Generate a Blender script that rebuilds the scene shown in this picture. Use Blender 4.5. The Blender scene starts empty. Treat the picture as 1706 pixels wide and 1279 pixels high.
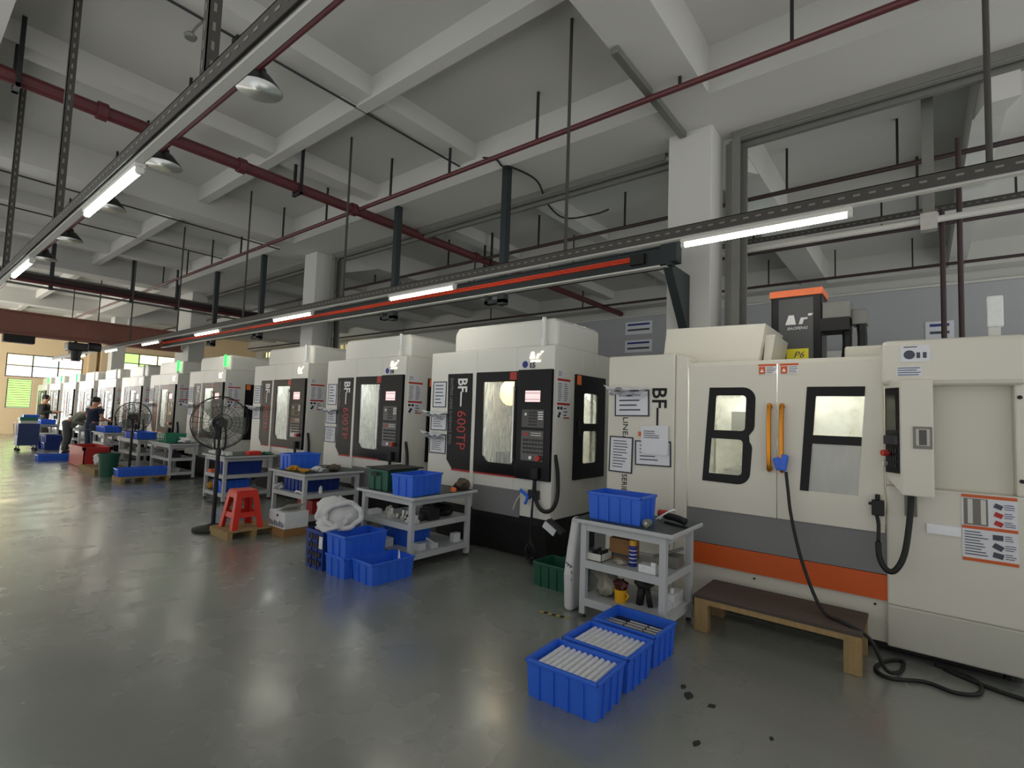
import bpy, bmesh, math, random
from mathutils import Vector, Matrix, geometry, noise as mnoise
random.seed(7)
SC = bpy.context.scene
COL = SC.collection

# ------------------------------------------------------------------ camera, sky, exposure
F_PX = 850.64
cam_d = bpy.data.cameras.new('camera'); cam = bpy.data.objects.new('camera', cam_d); COL.objects.link(cam)
cam_d.sensor_fit = 'HORIZONTAL'; cam_d.sensor_width = 36.0; cam_d.lens = 36.0*F_PX/1706; cam_d.clip_end = 200
def _axes():
    a = Vector((-210-853, 657-639.5, F_PX)).normalized()      # aisle direction (+Y) in camera axes
    b = Vector((1535-853, 718-639.5, F_PX)).normalized()      # across (+X)
    z = b.cross(a); return b, a, z.normalized()
_x, _y, _z = _axes()
right = Vector((_x[0], _y[0], _z[0])); down = Vector((_x[1], _y[1], _z[1])); fwd = Vector((_x[2], _y[2], _z[2]))
m = Matrix((right, -down, -fwd)).transposed().to_4x4(); m.translation = Vector((0, 0, 1.6))
cam.matrix_world = m
SC.camera = cam
SC.view_settings.view_transform = 'Standard'; SC.view_settings.look = 'None'
SC.view_settings.gamma = 1; SC.view_settings.use_curve_mapping = False
SC.view_settings.exposure = 0.0
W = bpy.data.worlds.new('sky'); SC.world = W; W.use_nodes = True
_nt = W.node_tree; _bg = _nt.nodes['Background']            # pale overcast sky above, brightness added below the horizon to light the ceiling
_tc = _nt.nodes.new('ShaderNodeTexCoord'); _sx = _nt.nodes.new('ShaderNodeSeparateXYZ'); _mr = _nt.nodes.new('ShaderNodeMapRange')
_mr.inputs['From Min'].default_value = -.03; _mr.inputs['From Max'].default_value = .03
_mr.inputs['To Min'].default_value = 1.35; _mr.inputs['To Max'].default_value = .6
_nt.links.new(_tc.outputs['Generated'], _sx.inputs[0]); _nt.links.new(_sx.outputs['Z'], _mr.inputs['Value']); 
_gl = _nt.nodes.new('ShaderNodeMapRange'); _gl.interpolation_type = 'SMOOTHSTEP'      # glow added to the north for bright windows and floor reflections
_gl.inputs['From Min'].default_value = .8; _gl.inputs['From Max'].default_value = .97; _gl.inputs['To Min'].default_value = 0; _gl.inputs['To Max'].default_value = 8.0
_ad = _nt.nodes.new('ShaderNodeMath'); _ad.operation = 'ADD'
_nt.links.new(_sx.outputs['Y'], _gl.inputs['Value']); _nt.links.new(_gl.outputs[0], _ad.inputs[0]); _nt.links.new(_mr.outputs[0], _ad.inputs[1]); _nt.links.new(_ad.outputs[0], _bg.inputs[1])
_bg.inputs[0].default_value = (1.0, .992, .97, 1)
_ld = bpy.data.lights.new('daylight_far_doorway', 'AREA'); _ld.shape = 'RECTANGLE'; _ld.size = 9; _ld.size_y = 3.4; _ld.energy = 900; _ld.color = (1, .93, .8)  # unseen area light, added to brighten the far end
_lo = bpy.data.objects.new('daylight_far_doorway', _ld); COL.objects.link(_lo); _lo.location = (-2.9, 25.5, 1.9)
_lo.rotation_euler = Vector((.86, .5, .05)).to_track_quat('-Z', 'Z').to_euler()

# ------------------------------------------------------------------ materials
def lin(c):
    return tuple(((v/255/12.92) if v/255 <= .04045 else ((v/255+.055)/1.055)**2.4) for v in c)
def pm(name, rgb, rough=.5, metal=0., noise=3., amt=.12, bump=0., emit=0., trans=0., spec=.5, coat=0., stretch=None):
    mt = bpy.data.materials.new(name); mt.use_nodes = True
    nt = mt.node_tree; p = nt.nodes['Principled BSDF']; c = lin(rgb)
    tc = nt.nodes.new('ShaderNodeTexCoord'); n = nt.nodes.new('ShaderNodeTexNoise')
    n.inputs['Scale'].default_value = noise; n.inputs['Detail'].default_value = 6
    if stretch:
        mp = nt.nodes.new('ShaderNodeMapping'); mp.inputs['Scale'].default_value = stretch
        nt.links.new(tc.outputs['Object'], mp.inputs[0]); nt.links.new(mp.outputs[0], n.inputs[0])
    else:
        nt.links.new(tc.outputs['Object'], n.inputs[0])
    mx = nt.nodes.new('ShaderNodeMix'); mx.data_type = 'RGBA'
    mx.inputs[6].default_value = tuple(v*(1-amt) for v in c)+(1,)
    mx.inputs[7].default_value = tuple(min(1, v*(1+amt)) for v in c)+(1,)
    nt.links.new(n.outputs['Fac'], mx.inputs[0]); nt.links.new(mx.outputs[2], p.inputs['Base Color'])
    p.inputs['Roughness'].default_value = rough; p.inputs['Metallic'].default_value = metal
    p.inputs['Specular IOR Level'].default_value = spec
    p.inputs['Coat Weight'].default_value = coat
    if emit:
        p.inputs['Emission Color'].default_value = c+(1,); p.inputs['Emission Strength'].default_value = emit
    if trans: p.inputs['Transmission Weight'].default_value = trans
    if bump:
        b = nt.nodes.new('ShaderNodeBump'); b.inputs['Strength'].default_value = bump; b.inputs['Distance'].default_value = .02
        nt.links.new(n.outputs['Fac'], b.inputs['Height']); nt.links.new(b.outputs[0], p.inputs['Normal'])
    return mt
def pane_mat(name, rgb, fac=.5, stretch=(1, 1, 1), rough=.25, scale=9.):
    """glass smeared with coolant or dust: part see-through, part grey film"""
    mt = bpy.data.materials.new(name); mt.use_nodes = True; nt = mt.node_tree
    p = nt.nodes['Principled BSDF']; p.inputs['Base Color'].default_value = lin(rgb)+(1,); p.inputs['Roughness'].default_value = rough
    tr = nt.nodes.new('ShaderNodeBsdfTransparent'); tr.inputs[0].default_value = (.93, .95, .93, 1)
    tc = nt.nodes.new('ShaderNodeTexCoord'); mp = nt.nodes.new('ShaderNodeMapping'); mp.inputs['Scale'].default_value = stretch
    n = nt.nodes.new('ShaderNodeTexNoise'); n.inputs['Scale'].default_value = scale; n.inputs['Detail'].default_value = 5
    mr = nt.nodes.new('ShaderNodeMapRange'); mr.inputs['From Min'].default_value = .35; mr.inputs['From Max'].default_value = .65
    mr.inputs['To Min'].default_value = max(0, fac-.13); mr.inputs['To Max'].default_value = min(1, fac+.13)
    mix = nt.nodes.new('ShaderNodeMixShader')
    nt.links.new(tc.outputs['Object'], mp.inputs[0]); nt.links.new(mp.outputs[0], n.inputs[0]); nt.links.new(n.outputs['Fac'], mr.inputs[0])
    nt.links.new(mr.outputs[0], mix.inputs[0]); nt.links.new(tr.outputs[0], mix.inputs[1]); nt.links.new(p.outputs[0], mix.inputs[2])
    nt.links.new(mix.outputs[0], nt.nodes['Material Output'].inputs[0])
    return mt
def tint_mat(name, rgb):
    mt = bpy.data.materials.new(name); mt.use_nodes = True; nt = mt.node_tree
    p = nt.nodes['Principled BSDF']; p.inputs['Base Color'].default_value = lin(rgb)+(1,); p.inputs['Roughness'].default_value = .3
    tr = nt.nodes.new('ShaderNodeBsdfTransparent'); tr.inputs[0].default_value = tuple((v*.36)**.5 for v in lin(rgb))+(1,)
    mix = nt.nodes.new('ShaderNodeMixShader'); mix.inputs[0].default_value = .06
    nt.links.new(tr.outputs[0], mix.inputs[1]); nt.links.new(p.outputs[0], mix.inputs[2])
    nt.links.new(mix.outputs[0], nt.nodes['Material Output'].inputs[0])
    return mt
def floor_mat():
    mt = pm('epoxy_floor', (122, 126, 120), .3, noise=.5, amt=.07, spec=.5, coat=1.0)
    nt = mt.node_tree; p = nt.nodes['Principled BSDF']
    tc = nt.nodes.new('ShaderNodeTexCoord')
    n = nt.nodes.new('ShaderNodeTexNoise'); n.inputs['Scale'].default_value = 1.3; n.inputs['Detail'].default_value = 3; n.inputs['Roughness'].default_value = .5
    nt.links.new(tc.outputs['Object'], n.inputs[0])
    mr = nt.nodes.new('ShaderNodeMapRange'); mr.inputs['To Min'].default_value = .22; mr.inputs['To Max'].default_value = .36
    nt.links.new(n.outputs['Fac'], mr.inputs[0]); nt.links.new(mr.outputs[0], p.inputs['Roughness'])
    n3 = nt.nodes.new('ShaderNodeTexNoise'); n3.inputs['Scale'].default_value = 1.9; n3.inputs['Detail'].default_value = 3; n3.inputs['Roughness'].default_value = .5
    mc = nt.nodes.new('ShaderNodeMapRange'); mc.inputs['From Min'].default_value = .3; mc.inputs['From Max'].default_value = .7; mc.inputs['To Min'].default_value = .15; mc.inputs['To Max'].default_value = .34
    nt.links.new(tc.outputs['Object'], n3.inputs[0]); nt.links.new(n3.outputs['Fac'], mc.inputs[0]); nt.links.new(mc.outputs[0], p.inputs['Coat Roughness'])
    p.inputs['Coat IOR'].default_value = 1.6
    n2 = nt.nodes.new('ShaderNodeTexNoise'); n2.inputs['Scale'].default_value = 14; n2.inputs['Detail'].default_value = 3
    nt.links.new(tc.outputs['Object'], n2.inputs[0])
    b = nt.nodes.new('ShaderNodeBump'); b.inputs['Strength'].default_value = .12; b.inputs['Distance'].default_value = .01
    nt.links.new(n2.outputs['Fac'], b.inputs['Height']); nt.links.new(b.outputs[0], p.inputs['Normal'])
    return mt
MT = dict(
    floor=floor_mat(),
    plaster=pm('white_plaster', (196, 196, 192), .9, noise=.8, amt=.06),
    plaster2=pm('cream_plaster', (238, 214, 176), .9, noise=.8, amt=.05),
    wains=pm('grey_wall_paint', (172, 174, 178), .8, noise=1, amt=.05),
    mwhite=pm('machine_white_paint', (224, 223, 216), .38, noise=2, amt=.03),
    mcream=pm('machine_cream_paint', (216, 213, 201), .38, noise=2, amt=.03),
    mcream2=pm('machine_skirt_paint', (190, 188, 178), .45, noise=2, amt=.04),
    mgrey=pm('machine_grey_panel', (124, 124, 126), .5, noise=30, amt=.05),
    black=pm('machine_black_panel', (17, 17, 19), .34, noise=4, amt=.2, spec=.22),
    rubber=pm('black_rubber', (18, 18, 19), .6, noise=20, amt=.2),
    oily=pm('oily_black_base', (20, 20, 21), .55, noise=5, amt=.4),
    orange=pm('orange_band', (205, 88, 26), .4, noise=3, amt=.06),
    orange2=pm('orange_cap', (250, 122, 66), .4, noise=3, amt=.05),
    red=pm('red_plastic', (208, 48, 34), .4, noise=3, amt=.08),
    redline=pm('red_line', (178, 40, 34), .45),
    redletter=pm('red_lettering', (176, 54, 48), .45),
    white=pm('white_lettering', (235, 235, 235), .5),
    paper=pm('paper', (222, 224, 230), .7, noise=14, amt=.04),
    ink=pm('printed_ink', (74, 78, 92), .7),
    navy=pm('navy_frame', (28, 30, 52), .5),
    blue=pm('blue_crate_plastic', (46, 104, 222), .38, noise=4, amt=.1),
    blue2=pm('dark_blue_crate_plastic', (26, 58, 140), .45, noise=4, amt=.12),
    bluesteel=pm('blue_painted_steel', (44, 60, 110), .5, noise=3, amt=.1),
    green=pm('green_crate_plastic', (26, 84, 66), .45, noise=4, amt=.12),
    green2=pm('teal_crate_plastic', (40, 122, 96), .45, noise=4, amt=.12),
    bench=pm('grey_bench_paint', (184, 187, 190), .5, noise=6, amt=.08),
    mat=pm('dark_green_mat', (48, 62, 60), .5, noise=9, amt=.15),
    steel=pm('bright_steel', (214, 212, 206), .28, metal=.6, noise=18, amt=.15),
    alu=pm('milled_aluminium', (226, 228, 232), .34, metal=.25, noise=25, amt=.08),
    dsteel=pm('dark_steel', (58, 58, 60), .45, metal=.6, noise=12, amt=.25),
    galv=pm('galvanised_grey', (122, 122, 118), .5, metal=.3, noise=10, amt=.12),
    slot=pm('slotted_angle_paint', (62, 60, 56), .55, noise=10, amt=.15),
    pipe=pm('maroon_pipe_paint', (88, 40, 42), .5, noise=6, amt=.15),
    pipe2=pm('dark_pipe_paint', (56, 40, 42), .55, noise=6, amt=.15),
    beam=pm('brown_crane_paint', (136, 90, 76), .6, noise=4, amt=.1),
    gantry=pm('dark_teal_steel', (34, 44, 46), .5, noise=5, amt=.15),
    conductor=pm('orange_conductor', (236, 74, 40), .4),
    duct=pm('white_plastic_duct', (206, 206, 200), .5, noise=4, amt=.05),
    wood=pm('pallet_wood', (156, 130, 88), .75, noise=6, amt=.3, bump=.2, stretch=(1, 8, 1)),
    board=pm('dark_anti_slip_board', (74, 64, 58), .7, noise=12, amt=.2),
    card=pm('cardboard', (150, 112, 68), .8, noise=6, amt=.1),
    sack=pm('woven_white_sack', (206, 206, 208), .6, noise=5, amt=.08, bump=.4),
    clear=pm('crumpled_plastic_bag', (150, 146, 132), .25, noise=11, amt=.35, bump=.6),
    yellow=pm('yellow_plastic', (224, 166, 20), .45, noise=5, amt=.1),
    glove=pm('tan_work_glove', (176, 128, 40), .8, noise=12, amt=.3, bump=.3),
    rag=pm('brown_rag', (84, 72, 62), .9, noise=12, amt=.35, bump=.5),
    gold=pm('brass_handle', (196, 128, 40), .28, metal=.85, noise=6, amt=.1),
    canblue=pm('blue_spray_can', (24, 40, 130), .3),
    skin=pm('skin', (196, 142, 112), .6, noise=6, amt=.06),
    hair=pm('black_hair', (22, 20, 20), .6, noise=30, amt=.3),
    greyshirt=pm('grey_work_shirt', (120, 124, 112), .85, noise=6, amt=.12),
    greytrouser=pm('grey_trousers', (86, 88, 88), .85, noise=6, amt=.12),
    navyshirt=pm('navy_work_shirt', (36, 44, 66), .85, noise=6, amt=.12),
    darkshirt=pm('dark_work_shirt', (38, 44, 42), .85, noise=6, amt=.12),
    jeans=pm('dark_jeans', (58, 66, 82), .85, noise=6, amt=.15),
    shoe=pm('black_shoe', (24, 24, 26), .6),
    screen=pm('lit_screen', (252, 214, 214), .4, emit=.75),
    screenline=pm('screen_lines', (120, 70, 80), .4, emit=.2),
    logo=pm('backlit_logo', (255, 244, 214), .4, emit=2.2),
    tube=pm('lit_tube', (255, 250, 236), .4, emit=25.),
    tubecool=pm('lit_cool_tube', (236, 255, 246), .4, emit=22.),
    glow=pm('machine_work_lamp', (250, 251, 250), .4, emit=50.),
    glowwarm=pm('amber_work_lamp', (255, 206, 120), .4, emit=5.),
    greenlamp=pm('green_signal_lamp', (40, 255, 90), .4, emit=2.2),
    lens=pm('clear_signal_lens', (226, 230, 228), .2, noise=40, amt=.12),
    reflector=pm('lamp_reflector', (206, 210, 206), .3, metal=.5, noise=5, amt=.06),
    bulb=pm('frosted_bulb', (236, 236, 230), .3),
    inner=pm('machine_inner_sheet', (230, 229, 220), .4, noise=3, amt=.08),
    innerdk=pm('machine_inner_part', (120, 120, 116), .4, metal=.4, noise=5, amt=.2),
    wet=pane_mat('wet_glass', (182, 186, 188), .34, (1, 9, 1.2), .22, 5.),
    haze=pane_mat('dusty_glass', (228, 226, 210), .24, (1, 1, 1), .3, 3.),
    blade=pane_mat('grey_fan_plastic', (120, 122, 122), .32, (1, 1, 1), .4, 2.),
    frost=pane_mat('frosted_glass', (196, 196, 194), .72, (1, 1, .3), .4, 4.),
    pink=tint_mat('pink_pane', (255, 222, 226)), yell=tint_mat('yellow_pane', (255, 240, 176)),
    cyan=tint_mat('cyan_pane', (196, 246, 228)), lime=tint_mat('lime_pane', (150, 215, 105)),
    smoke=pm('dark_display_glass', (60, 58, 54), .15, noise=2, amt=.3),
    slothole=pm('slot_shadow', (118, 116, 108), .6),  # plain mid-grey for slot marks and the plate's picture
    note=pm('yellow_note', (232, 220, 48), .6),
    tape=pm('worn_yellow_tape', (176, 160, 70), .8),
    grime=pm('floor_chip', (40, 41, 40), .8),
)

# ------------------------------------------------------------------ builders
MW = {}
class G:
    """collects shapes given in world metres and links them as one mesh object"""
    def __init__(s): s.bm = bmesh.new(); s.i = 0; s.mats = []
    def m(s, name):
        mt = MT[name]
        if mt not in s.mats: s.mats.append(mt)
        s.i = s.mats.index(mt); return s
    def _f(s, vs):
        try:
            f = s.bm.faces.new(vs); f.material_index = s.i; return f
        except ValueError: return None
    def box(s, x0, x1, y0, y1, z0, z1):
        v = [s.bm.verts.new((x, y, z)) for x in (x0, x1) for y in (y0, y1) for z in (z0, z1)]
        for q in ((0, 1, 3, 2), (4, 6, 7, 5), (0, 4, 5, 1), (2, 3, 7, 6), (0, 2, 6, 4), (1, 5, 7, 3)): s._f([v[k] for k in q])
        return s
    def bx(s, c, size, rz=0, rx=0, ry=0):
        M = Matrix.Translation(c) @ Matrix.Rotation(rz, 4, 'Z') @ Matrix.Rotation(ry, 4, 'Y') @ Matrix.Rotation(rx, 4, 'X')
        a, b, d = (k/2 for k in size)
        v = [s.bm.verts.new(M @ Vector((x, y, z))) for x in (-a, a) for y in (-b, b) for z in (-d, d)]
        for q in ((0, 1, 3, 2), (4, 6, 7, 5), (0, 4, 5, 1), (2, 3, 7, 6), (0, 2, 6, 4), (1, 5, 7, 3)): s._f([v[k] for k in q])
        return s
    def hull(s, a, b):
        """solid between two loops of equal length"""
        va = [s.bm.verts.new(p) for p in a]; vb = [s.bm.verts.new(p) for p in b]; n = len(a)
        s._f(va); s._f(vb[::-1])
        for k in range(n): s._f([va[k], vb[k], vb[(k+1) % n], va[(k+1) % n]])
        return s
    def prism(s, pts, axis, a0, a1):
        mk = {'x': lambda p, a: (a, p[0], p[1]), 'y': lambda p, a: (p[0], a, p[1]), 'z': lambda p, a: (p[0], p[1], a)}[axis]
        return s.hull([mk(p, a0) for p in pts], [mk(p, a1) for p in pts])
    def plate(s, loops, x0, x1):
        """plate in the Y-Z plane with holes, from x0 to x1"""
        polys = [[Vector((y, z, 0)) for y, z in L] for L in loops]
        tris = geometry.tessellate_polygon(polys); flat = [p for L in loops for p in L]
        va = [s.bm.verts.new((x0, y, z)) for y, z in flat]; vb = [s.bm.verts.new((x1, y, z)) for y, z in flat]
        for t in tris: s._f([va[k] for k in t]); s._f([vb[k] for k in t][::-1])
        o = 0
        for L in loops:
            n = len(L)
            for k in range(n): s._f([va[o+k], va[o+(k+1) % n], vb[o+(k+1) % n], vb[o+k]])
            o += n
        return s
    def cyl(s, p0, p1, r0, r1=None, n=12):
        r1 = r0 if r1 is None else r1
        p0 = Vector(p0); p1 = Vector(p1); d = (p1-p0).normalized()
        u = d.orthogonal().normalized(); w = d.cross(u)
        A = [p0+(u*math.cos(2*math.pi*k/n)+w*math.sin(2*math.pi*k/n))*r0 for k in range(n)]
        B = [p1+(u*math.cos(2*math.pi*k/n)+w*math.sin(2*math.pi*k/n))*r1 for k in range(n)]
        return s.hull(A, B)
    def tube(s, pts, r, n=8, sub=5, closed=False):
        P = [Vector(p) for p in pts]
        if len(P) > 2:
            Q = []; N = len(P); rng = N if closed else N-1
            for k in range(rng):
                g = (lambda q: P[q % N]) if closed else (lambda q: P[min(max(q, 0), N-1)])
                a, b, c, d = g(k-1), g(k), g(k+1), g(k+2)
                for j in range(sub):
                    t = j/sub
                    Q.append(.5*((2*b)+(c-a)*t+(2*a-5*b+4*c-d)*t*t+(3*b-a-3*c+d)*t**3))
            if not closed: Q.append(P[-1])
            P = Q
        rings = []; N = len(P); u = None
        for k in range(N):
            t = (P[(k+1) % N]-P[k-1]) if closed else (P[min(k+1, N-1)]-P[max(k-1, 0)])
            t.normalize()
            if u is None: u = t.orthogonal().normalized()
            u = (u-t*u.dot(t)); u = u.normalized() if u.length > 1e-6 else t.orthogonal().normalized()
            w = t.cross(u)
            rings.append([s.bm.verts.new(P[k]+(u*math.cos(2*math.pi*j/n)+w*math.sin(2*math.pi*j/n))*r) for j in range(n)])
        for k in range(N if closed else N-1):
            A, B = rings[k], rings[(k+1) % N]
            for j in range(n): s._f([A[j], A[(j+1) % n], B[(j+1) % n], B[j]])
        if not closed: s._f(rings[0][::-1]); s._f(rings[-1])
        return s
    def lathe(s, c, prof, n=20, M=None):
        c = Vector(c); M = M or Matrix.Identity(3); rings = []
        for r, z in prof:
            rings.append([s.bm.verts.new(c+M @ Vector((r*math.cos(2*math.pi*k/n), r*math.sin(2*math.pi*k/n), z))) for k in range(n)])
        for A, B in zip(rings, rings[1:]):
            for k in range(n): s._f([A[k], A[(k+1) % n], B[(k+1) % n], B[k]])
        s._f(rings[0][::-1]); s._f(rings[-1]); return s
    def blob(s, c, size, seed=0, amt=.18, n=16, flat=None):
        """lumpy closed shape: cloth, gloves, bags"""
        rnd = random.Random(seed); c = Vector(c); rings = []
        ph = [rnd.uniform(0, 6.28) for _ in range(6)]
        for i in range(1, n):
            th = math.pi*i/n; ring = []
            for k in range(2*n):
                f = 2*math.pi*k/(2*n)
                q = 1+amt*(math.sin(2*f+ph[0]+2*th)+.6*math.sin(5*f+ph[1])*math.sin(3*th+ph[2])+.5*math.sin(7*f+ph[3]+4*th))
                z = math.cos(th)*(1+amt*.5*math.sin(3*f+ph[4]))
                d = Vector((math.sin(th)*math.cos(f), math.sin(th)*math.sin(f), math.cos(th)))
                e = 1+amt*(1.1*mnoise.noise(d*1.6+Vector((seed, 0, 0)))+.9*mnoise.noise(d*3.6+Vector((0, seed, 0)))-1.1*abs(mnoise.noise(d*5.5+Vector((0, 0, seed)))))
                p = Vector((math.sin(th)*math.cos(f)*q*e*size[0]/2, math.sin(th)*math.sin(f)*q*e*size[1]/2, z*e*size[2]/2))
                if flat is not None: p.z = max(p.z, flat-c.z)
                ring.append(s.bm.verts.new(c+p))
            rings.append(ring)
        N = 2*n
        for A, B in zip(rings, rings[1:]):
            for k in range(N): s._f([A[k], B[k], B[(k+1) % N], A[(k+1) % N]])
        s._f(rings[0]); s._f(rings[-1][::-1]); return s
    def out(s, name, mat=None, parent=None, bevel=0., smooth=False, seg=2):
        bmesh.ops.recalc_face_normals(s.bm, faces=s.bm.faces)
        root = parent
        while root is not None and root.parent is not None: root = root.parent
        if root is not None:
            s.bm.transform(MW.get(root.name, Matrix.Identity(4)).inverted())
        me = bpy.data.meshes.new(name); s.bm.to_mesh(me); s.bm.free()
        if mat: me.materials.append(MT[mat])
        else:
            for q in s.mats: me.materials.append(q)
        if smooth:
            for p in me.polygons: p.use_smooth = True
        o = bpy.data.objects.new(name, me); COL.objects.link(o)
        if parent is not None: o.parent = parent
        if bevel:
            b = o.modifiers.new('b', 'BEVEL'); b.width = bevel; b.segments = seg; b.limit_method = 'ANGLE'; b.angle_limit = .7
        return o
def tag(o, label=None, cat=None, group=None, kind=None):
    for k, v in (('label', label), ('category', cat), ('group', group), ('kind', kind)):
        if v: o[k] = v
    return o
def thing(name, label, cat, loc=(0, 0, 0), rz=0, group=None):
    o = bpy.data.objects.new(name, None); COL.objects.link(o); o.empty_display_size = .1
    o.location = loc; o.rotation_euler = (0, 0, rz)
    MW[o.name] = Matrix.Translation(loc) @ Matrix.Rotation(rz, 4, 'Z')
    return tag(o, label, cat, group)
def lone(g, name, mat, label, cat, group=None, **kw): return tag(g.out(name, mat, None, **kw), label, cat, group)
def struct(g, name, mat=None, **kw): return tag(g.out(name, mat, None, **kw), kind='structure')
def copy_tree(o, parent=None):
    c = o.copy(); COL.objects.link(c); c.parent = parent
    for ch in list(o.children): copy_tree(ch, c)
    return c
def drop(o):
    for ch in list(o.children): drop(ch)
    bpy.data.objects.remove(o)
def dup(src, loc, label=None, rz=None, group=None):
    c = copy_tree(src); c.location = loc
    if rz is not None: c.rotation_euler = (0, 0, rz)
    MW[c.name] = Matrix.Translation(loc) @ Matrix.Rotation(c.rotation_euler.z, 4, 'Z')
    return tag(c, label, None, group)
def kid(o, name):
    for ch in o.children:
        if ch.name.split('.')[0] == name: return ch
FRONT = Matrix(((0, 0, -1), (-1, 0, 0), (0, 1, 0)))          # text on a face looking to -X
FRONTV = Matrix(((0, 0, -1), (0, -1, 0), (-1, 0, 0)))        # the same, reading downwards
SIDE = Matrix(((1, 0, 0), (0, 0, -1), (0, 1, 0)))            # text on a face looking to -Y
def text(s, size, pos, R, mat, name='lettering', parent=None, ext=.002, align='LEFT', sx=1., shear=0., bold=0., space=1.):
    cu = bpy.data.curves.new('t', 'FONT'); cu.body = s; cu.size = size; cu.extrude = ext; cu.align_x = align; cu.shear = shear; cu.offset = bold; cu.space_character = space
    cu.resolution_u = 2
    o = bpy.data.objects.new('t', cu); COL.objects.link(o)
    bpy.context.view_layer.update()
    me = bpy.data.meshes.new_from_object(o.evaluated_get(bpy.context.evaluated_depsgraph_get()))
    bpy.data.objects.remove(o)
    M = Matrix.Translation(pos) @ R.to_4x4() @ Matrix.Diagonal((sx, 1, 1, 1))
    g = G(); g.m(mat); g.bm.from_mesh(me); g.bm.transform(M)
    for f in g.bm.faces: f.material_index = 0
    bpy.data.meshes.remove(me)
    return g.out(name, mat, parent)

# ------------------------------------------------------------------ the hall
ZS = 5.7; XC = 6.0; XB = 15.0; YE = 33.0
struct(G().box(-3, XB+.3, -4, YE+.3, -.2, 0), 'floor', 'floor')
struct(G().box(-12, XB+.3, -6, YE+.3, ZS, ZS+.2), 'ceiling', 'plaster')
BEAMS_X = [(-.15, .54, 5.16), (3.53, 3.69, 5.42), (5.4, 6.45, 5.16), (9.6, 9.85, 5.4), (14.5, 15.0, 5.16)]     # run along the aisle
for a, b, z in BEAMS_X: struct(G().box(a, b, -6, YE, z, ZS+.05), 'ceiling_beam', 'plaster')
for a, b, z in [(-.78, -.5, 5.17), (1.75, 2.3, 5.16), (5.2, 5.5, 5.45), (7.6, 7.88, 5.45), (10.52, 11.05, 5.16), (13.8, 14.1, 5.45), (16.2, 16.5, 5.45), (18.0, 18.65, 5.16), (22.2, 22.5, 5.45), (25.9, 26.5, 5.16), (29.5, 29.8, 5.45)]:
    g = G().box(-12, 5.42, a, b, z+.004, ZS+.05).box(6.43, 14.52, a, b, z+.004, ZS+.05)
    if z < 5.2:                                              # haunches at the column line
        g.prism([(5.4, z+.02), (4.75, z+.02), (5.4, z-.0)], 'y', a+.02, b-.02)
        g.prism([(6.452, 4.75), (6.452, z+.03), (7.7, z+.03)], 'y', a+.012, b-.012)
    struct(g, 'ceiling_beam', 'plaster')
COLS = [(1.9, 2.43), (10.58, 11.09), (17.75, 18.9), (26.0, 26.55)]
for a, b in COLS:
    struct(G().box(XC, 6.45, a, b, 0, 5.2), 'column', 'plaster', bevel=.012)
for a, b in ((-7, -6.6), (26.0, 26.5)):
    struct(G().box(14.55, 15.0, a, b, 0, 5.2), 'column', 'plaster')
# east wall with its high windows, far wall with the bright windows
def wall_with_holes(name, mat, axis, at, th, a0, a1, holes, z1=ZS):
    """axis 'x': wall in the Y-Z plane at X=at; 'y': wall in the X-Z plane at Y=at"""
    cuts = sorted({a0, a1, *[h[0] for h in holes], *[h[1] for h in holes]}); g = G()
    for u, v in zip(cuts, cuts[1:]):
        zs = [0.]
        for h in sorted(holes, key=lambda h: h[2]):
            if h[0] <= u+1e-6 and h[1] >= v-1e-6: zs += [h[2], h[3]]
        zs.append(z1)
        for k in range(0, len(zs), 2):
            if zs[k+1]-zs[k] > 1e-4:
                if axis == 'x': g.box(at, at+th, u, v, zs[k], zs[k+1])
                else: g.box(u, v, at, at+th, zs[k], zs[k+1])
    return struct(g, name, mat)
EW = [(29.0, 32.2, 4.7, 5.12), (20.5, 24.0, 4.6, 5.1)]
g = G().m('plaster')
wall_with_holes('wall_east', 'plaster', 'x', XB, .25, -6, YE+.25, EW)
struct(G().box(14.97, 15.0, -6, 14.4, 0, 4.9), 'trim_1', 'wains')
NW = [(3.7, 6.5, 2.66, 3.75), (3.8, 4.7, 1.2, 2.58), (4.1, 5.9, 4.75, 5.08), (8.0, 11.4, 3.2, 4.3), (.5, 3.2, 0, 4.2)]  # last opening is the unseen doorway added for light
wall_with_holes('wall_north', 'plaster2', 'y', YE, .25, -12, XB+.25, NW)
for a in (6.62, 7.1): struct(G().box(a, a+.34, YE-.3, YE, 0, ZS), 'trim_2', 'plaster2', bevel=.03)
# panes
def window(n, mat_frame, x0, x1, z0, z1, ncol, nrow, tints, y=YE+.1):
    w = G(); t = .05
    w.box(x0, x1, y-.03, y+.03, z0, z0+t).box(x0, x1, y-.03, y+.03, z1-t, z1)
    for k in range(ncol+1):
        c = x0+(x1-x0)*k/ncol; c = min(max(c, x0+t/2), x1-t/2); w.box(c-t/2, c+t/2, y-.03, y+.03, z0+t, z1-t)
    for k in range(1, nrow):
        c = z0+(z1-z0)*k/nrow; w.box(x0+t, x1-t, y-.03, y+.03, c-t/2, c+t/2)
    o = struct(w, 'window_%d' % n, mat_frame)
    for i in range(ncol):
        for j in range(nrow):
            a, b = x0+(x1-x0)*i/ncol, x0+(x1-x0)*(i+1)/ncol; c, d = z0+(z1-z0)*j/nrow, z0+(z1-z0)*(j+1)/nrow
            G().box(a+.02, b-.02, y-.006, y+.006, c+.02, d-.02).out('pane', tints[(j*ncol+i) % len(tints)], o)
    return o
g = G().box(.42, .5, YE-.05, YE+.25, 0, 4.28).box(3.2, 3.28, YE-.05, YE+.25, 0, 4.28).box(.42, 3.28, YE-.05, YE+.25, 4.2, 4.28)
struct(g, 'door_1', 'galv')  # unseen doorway, added to brighten the far end and floor reflections
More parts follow.
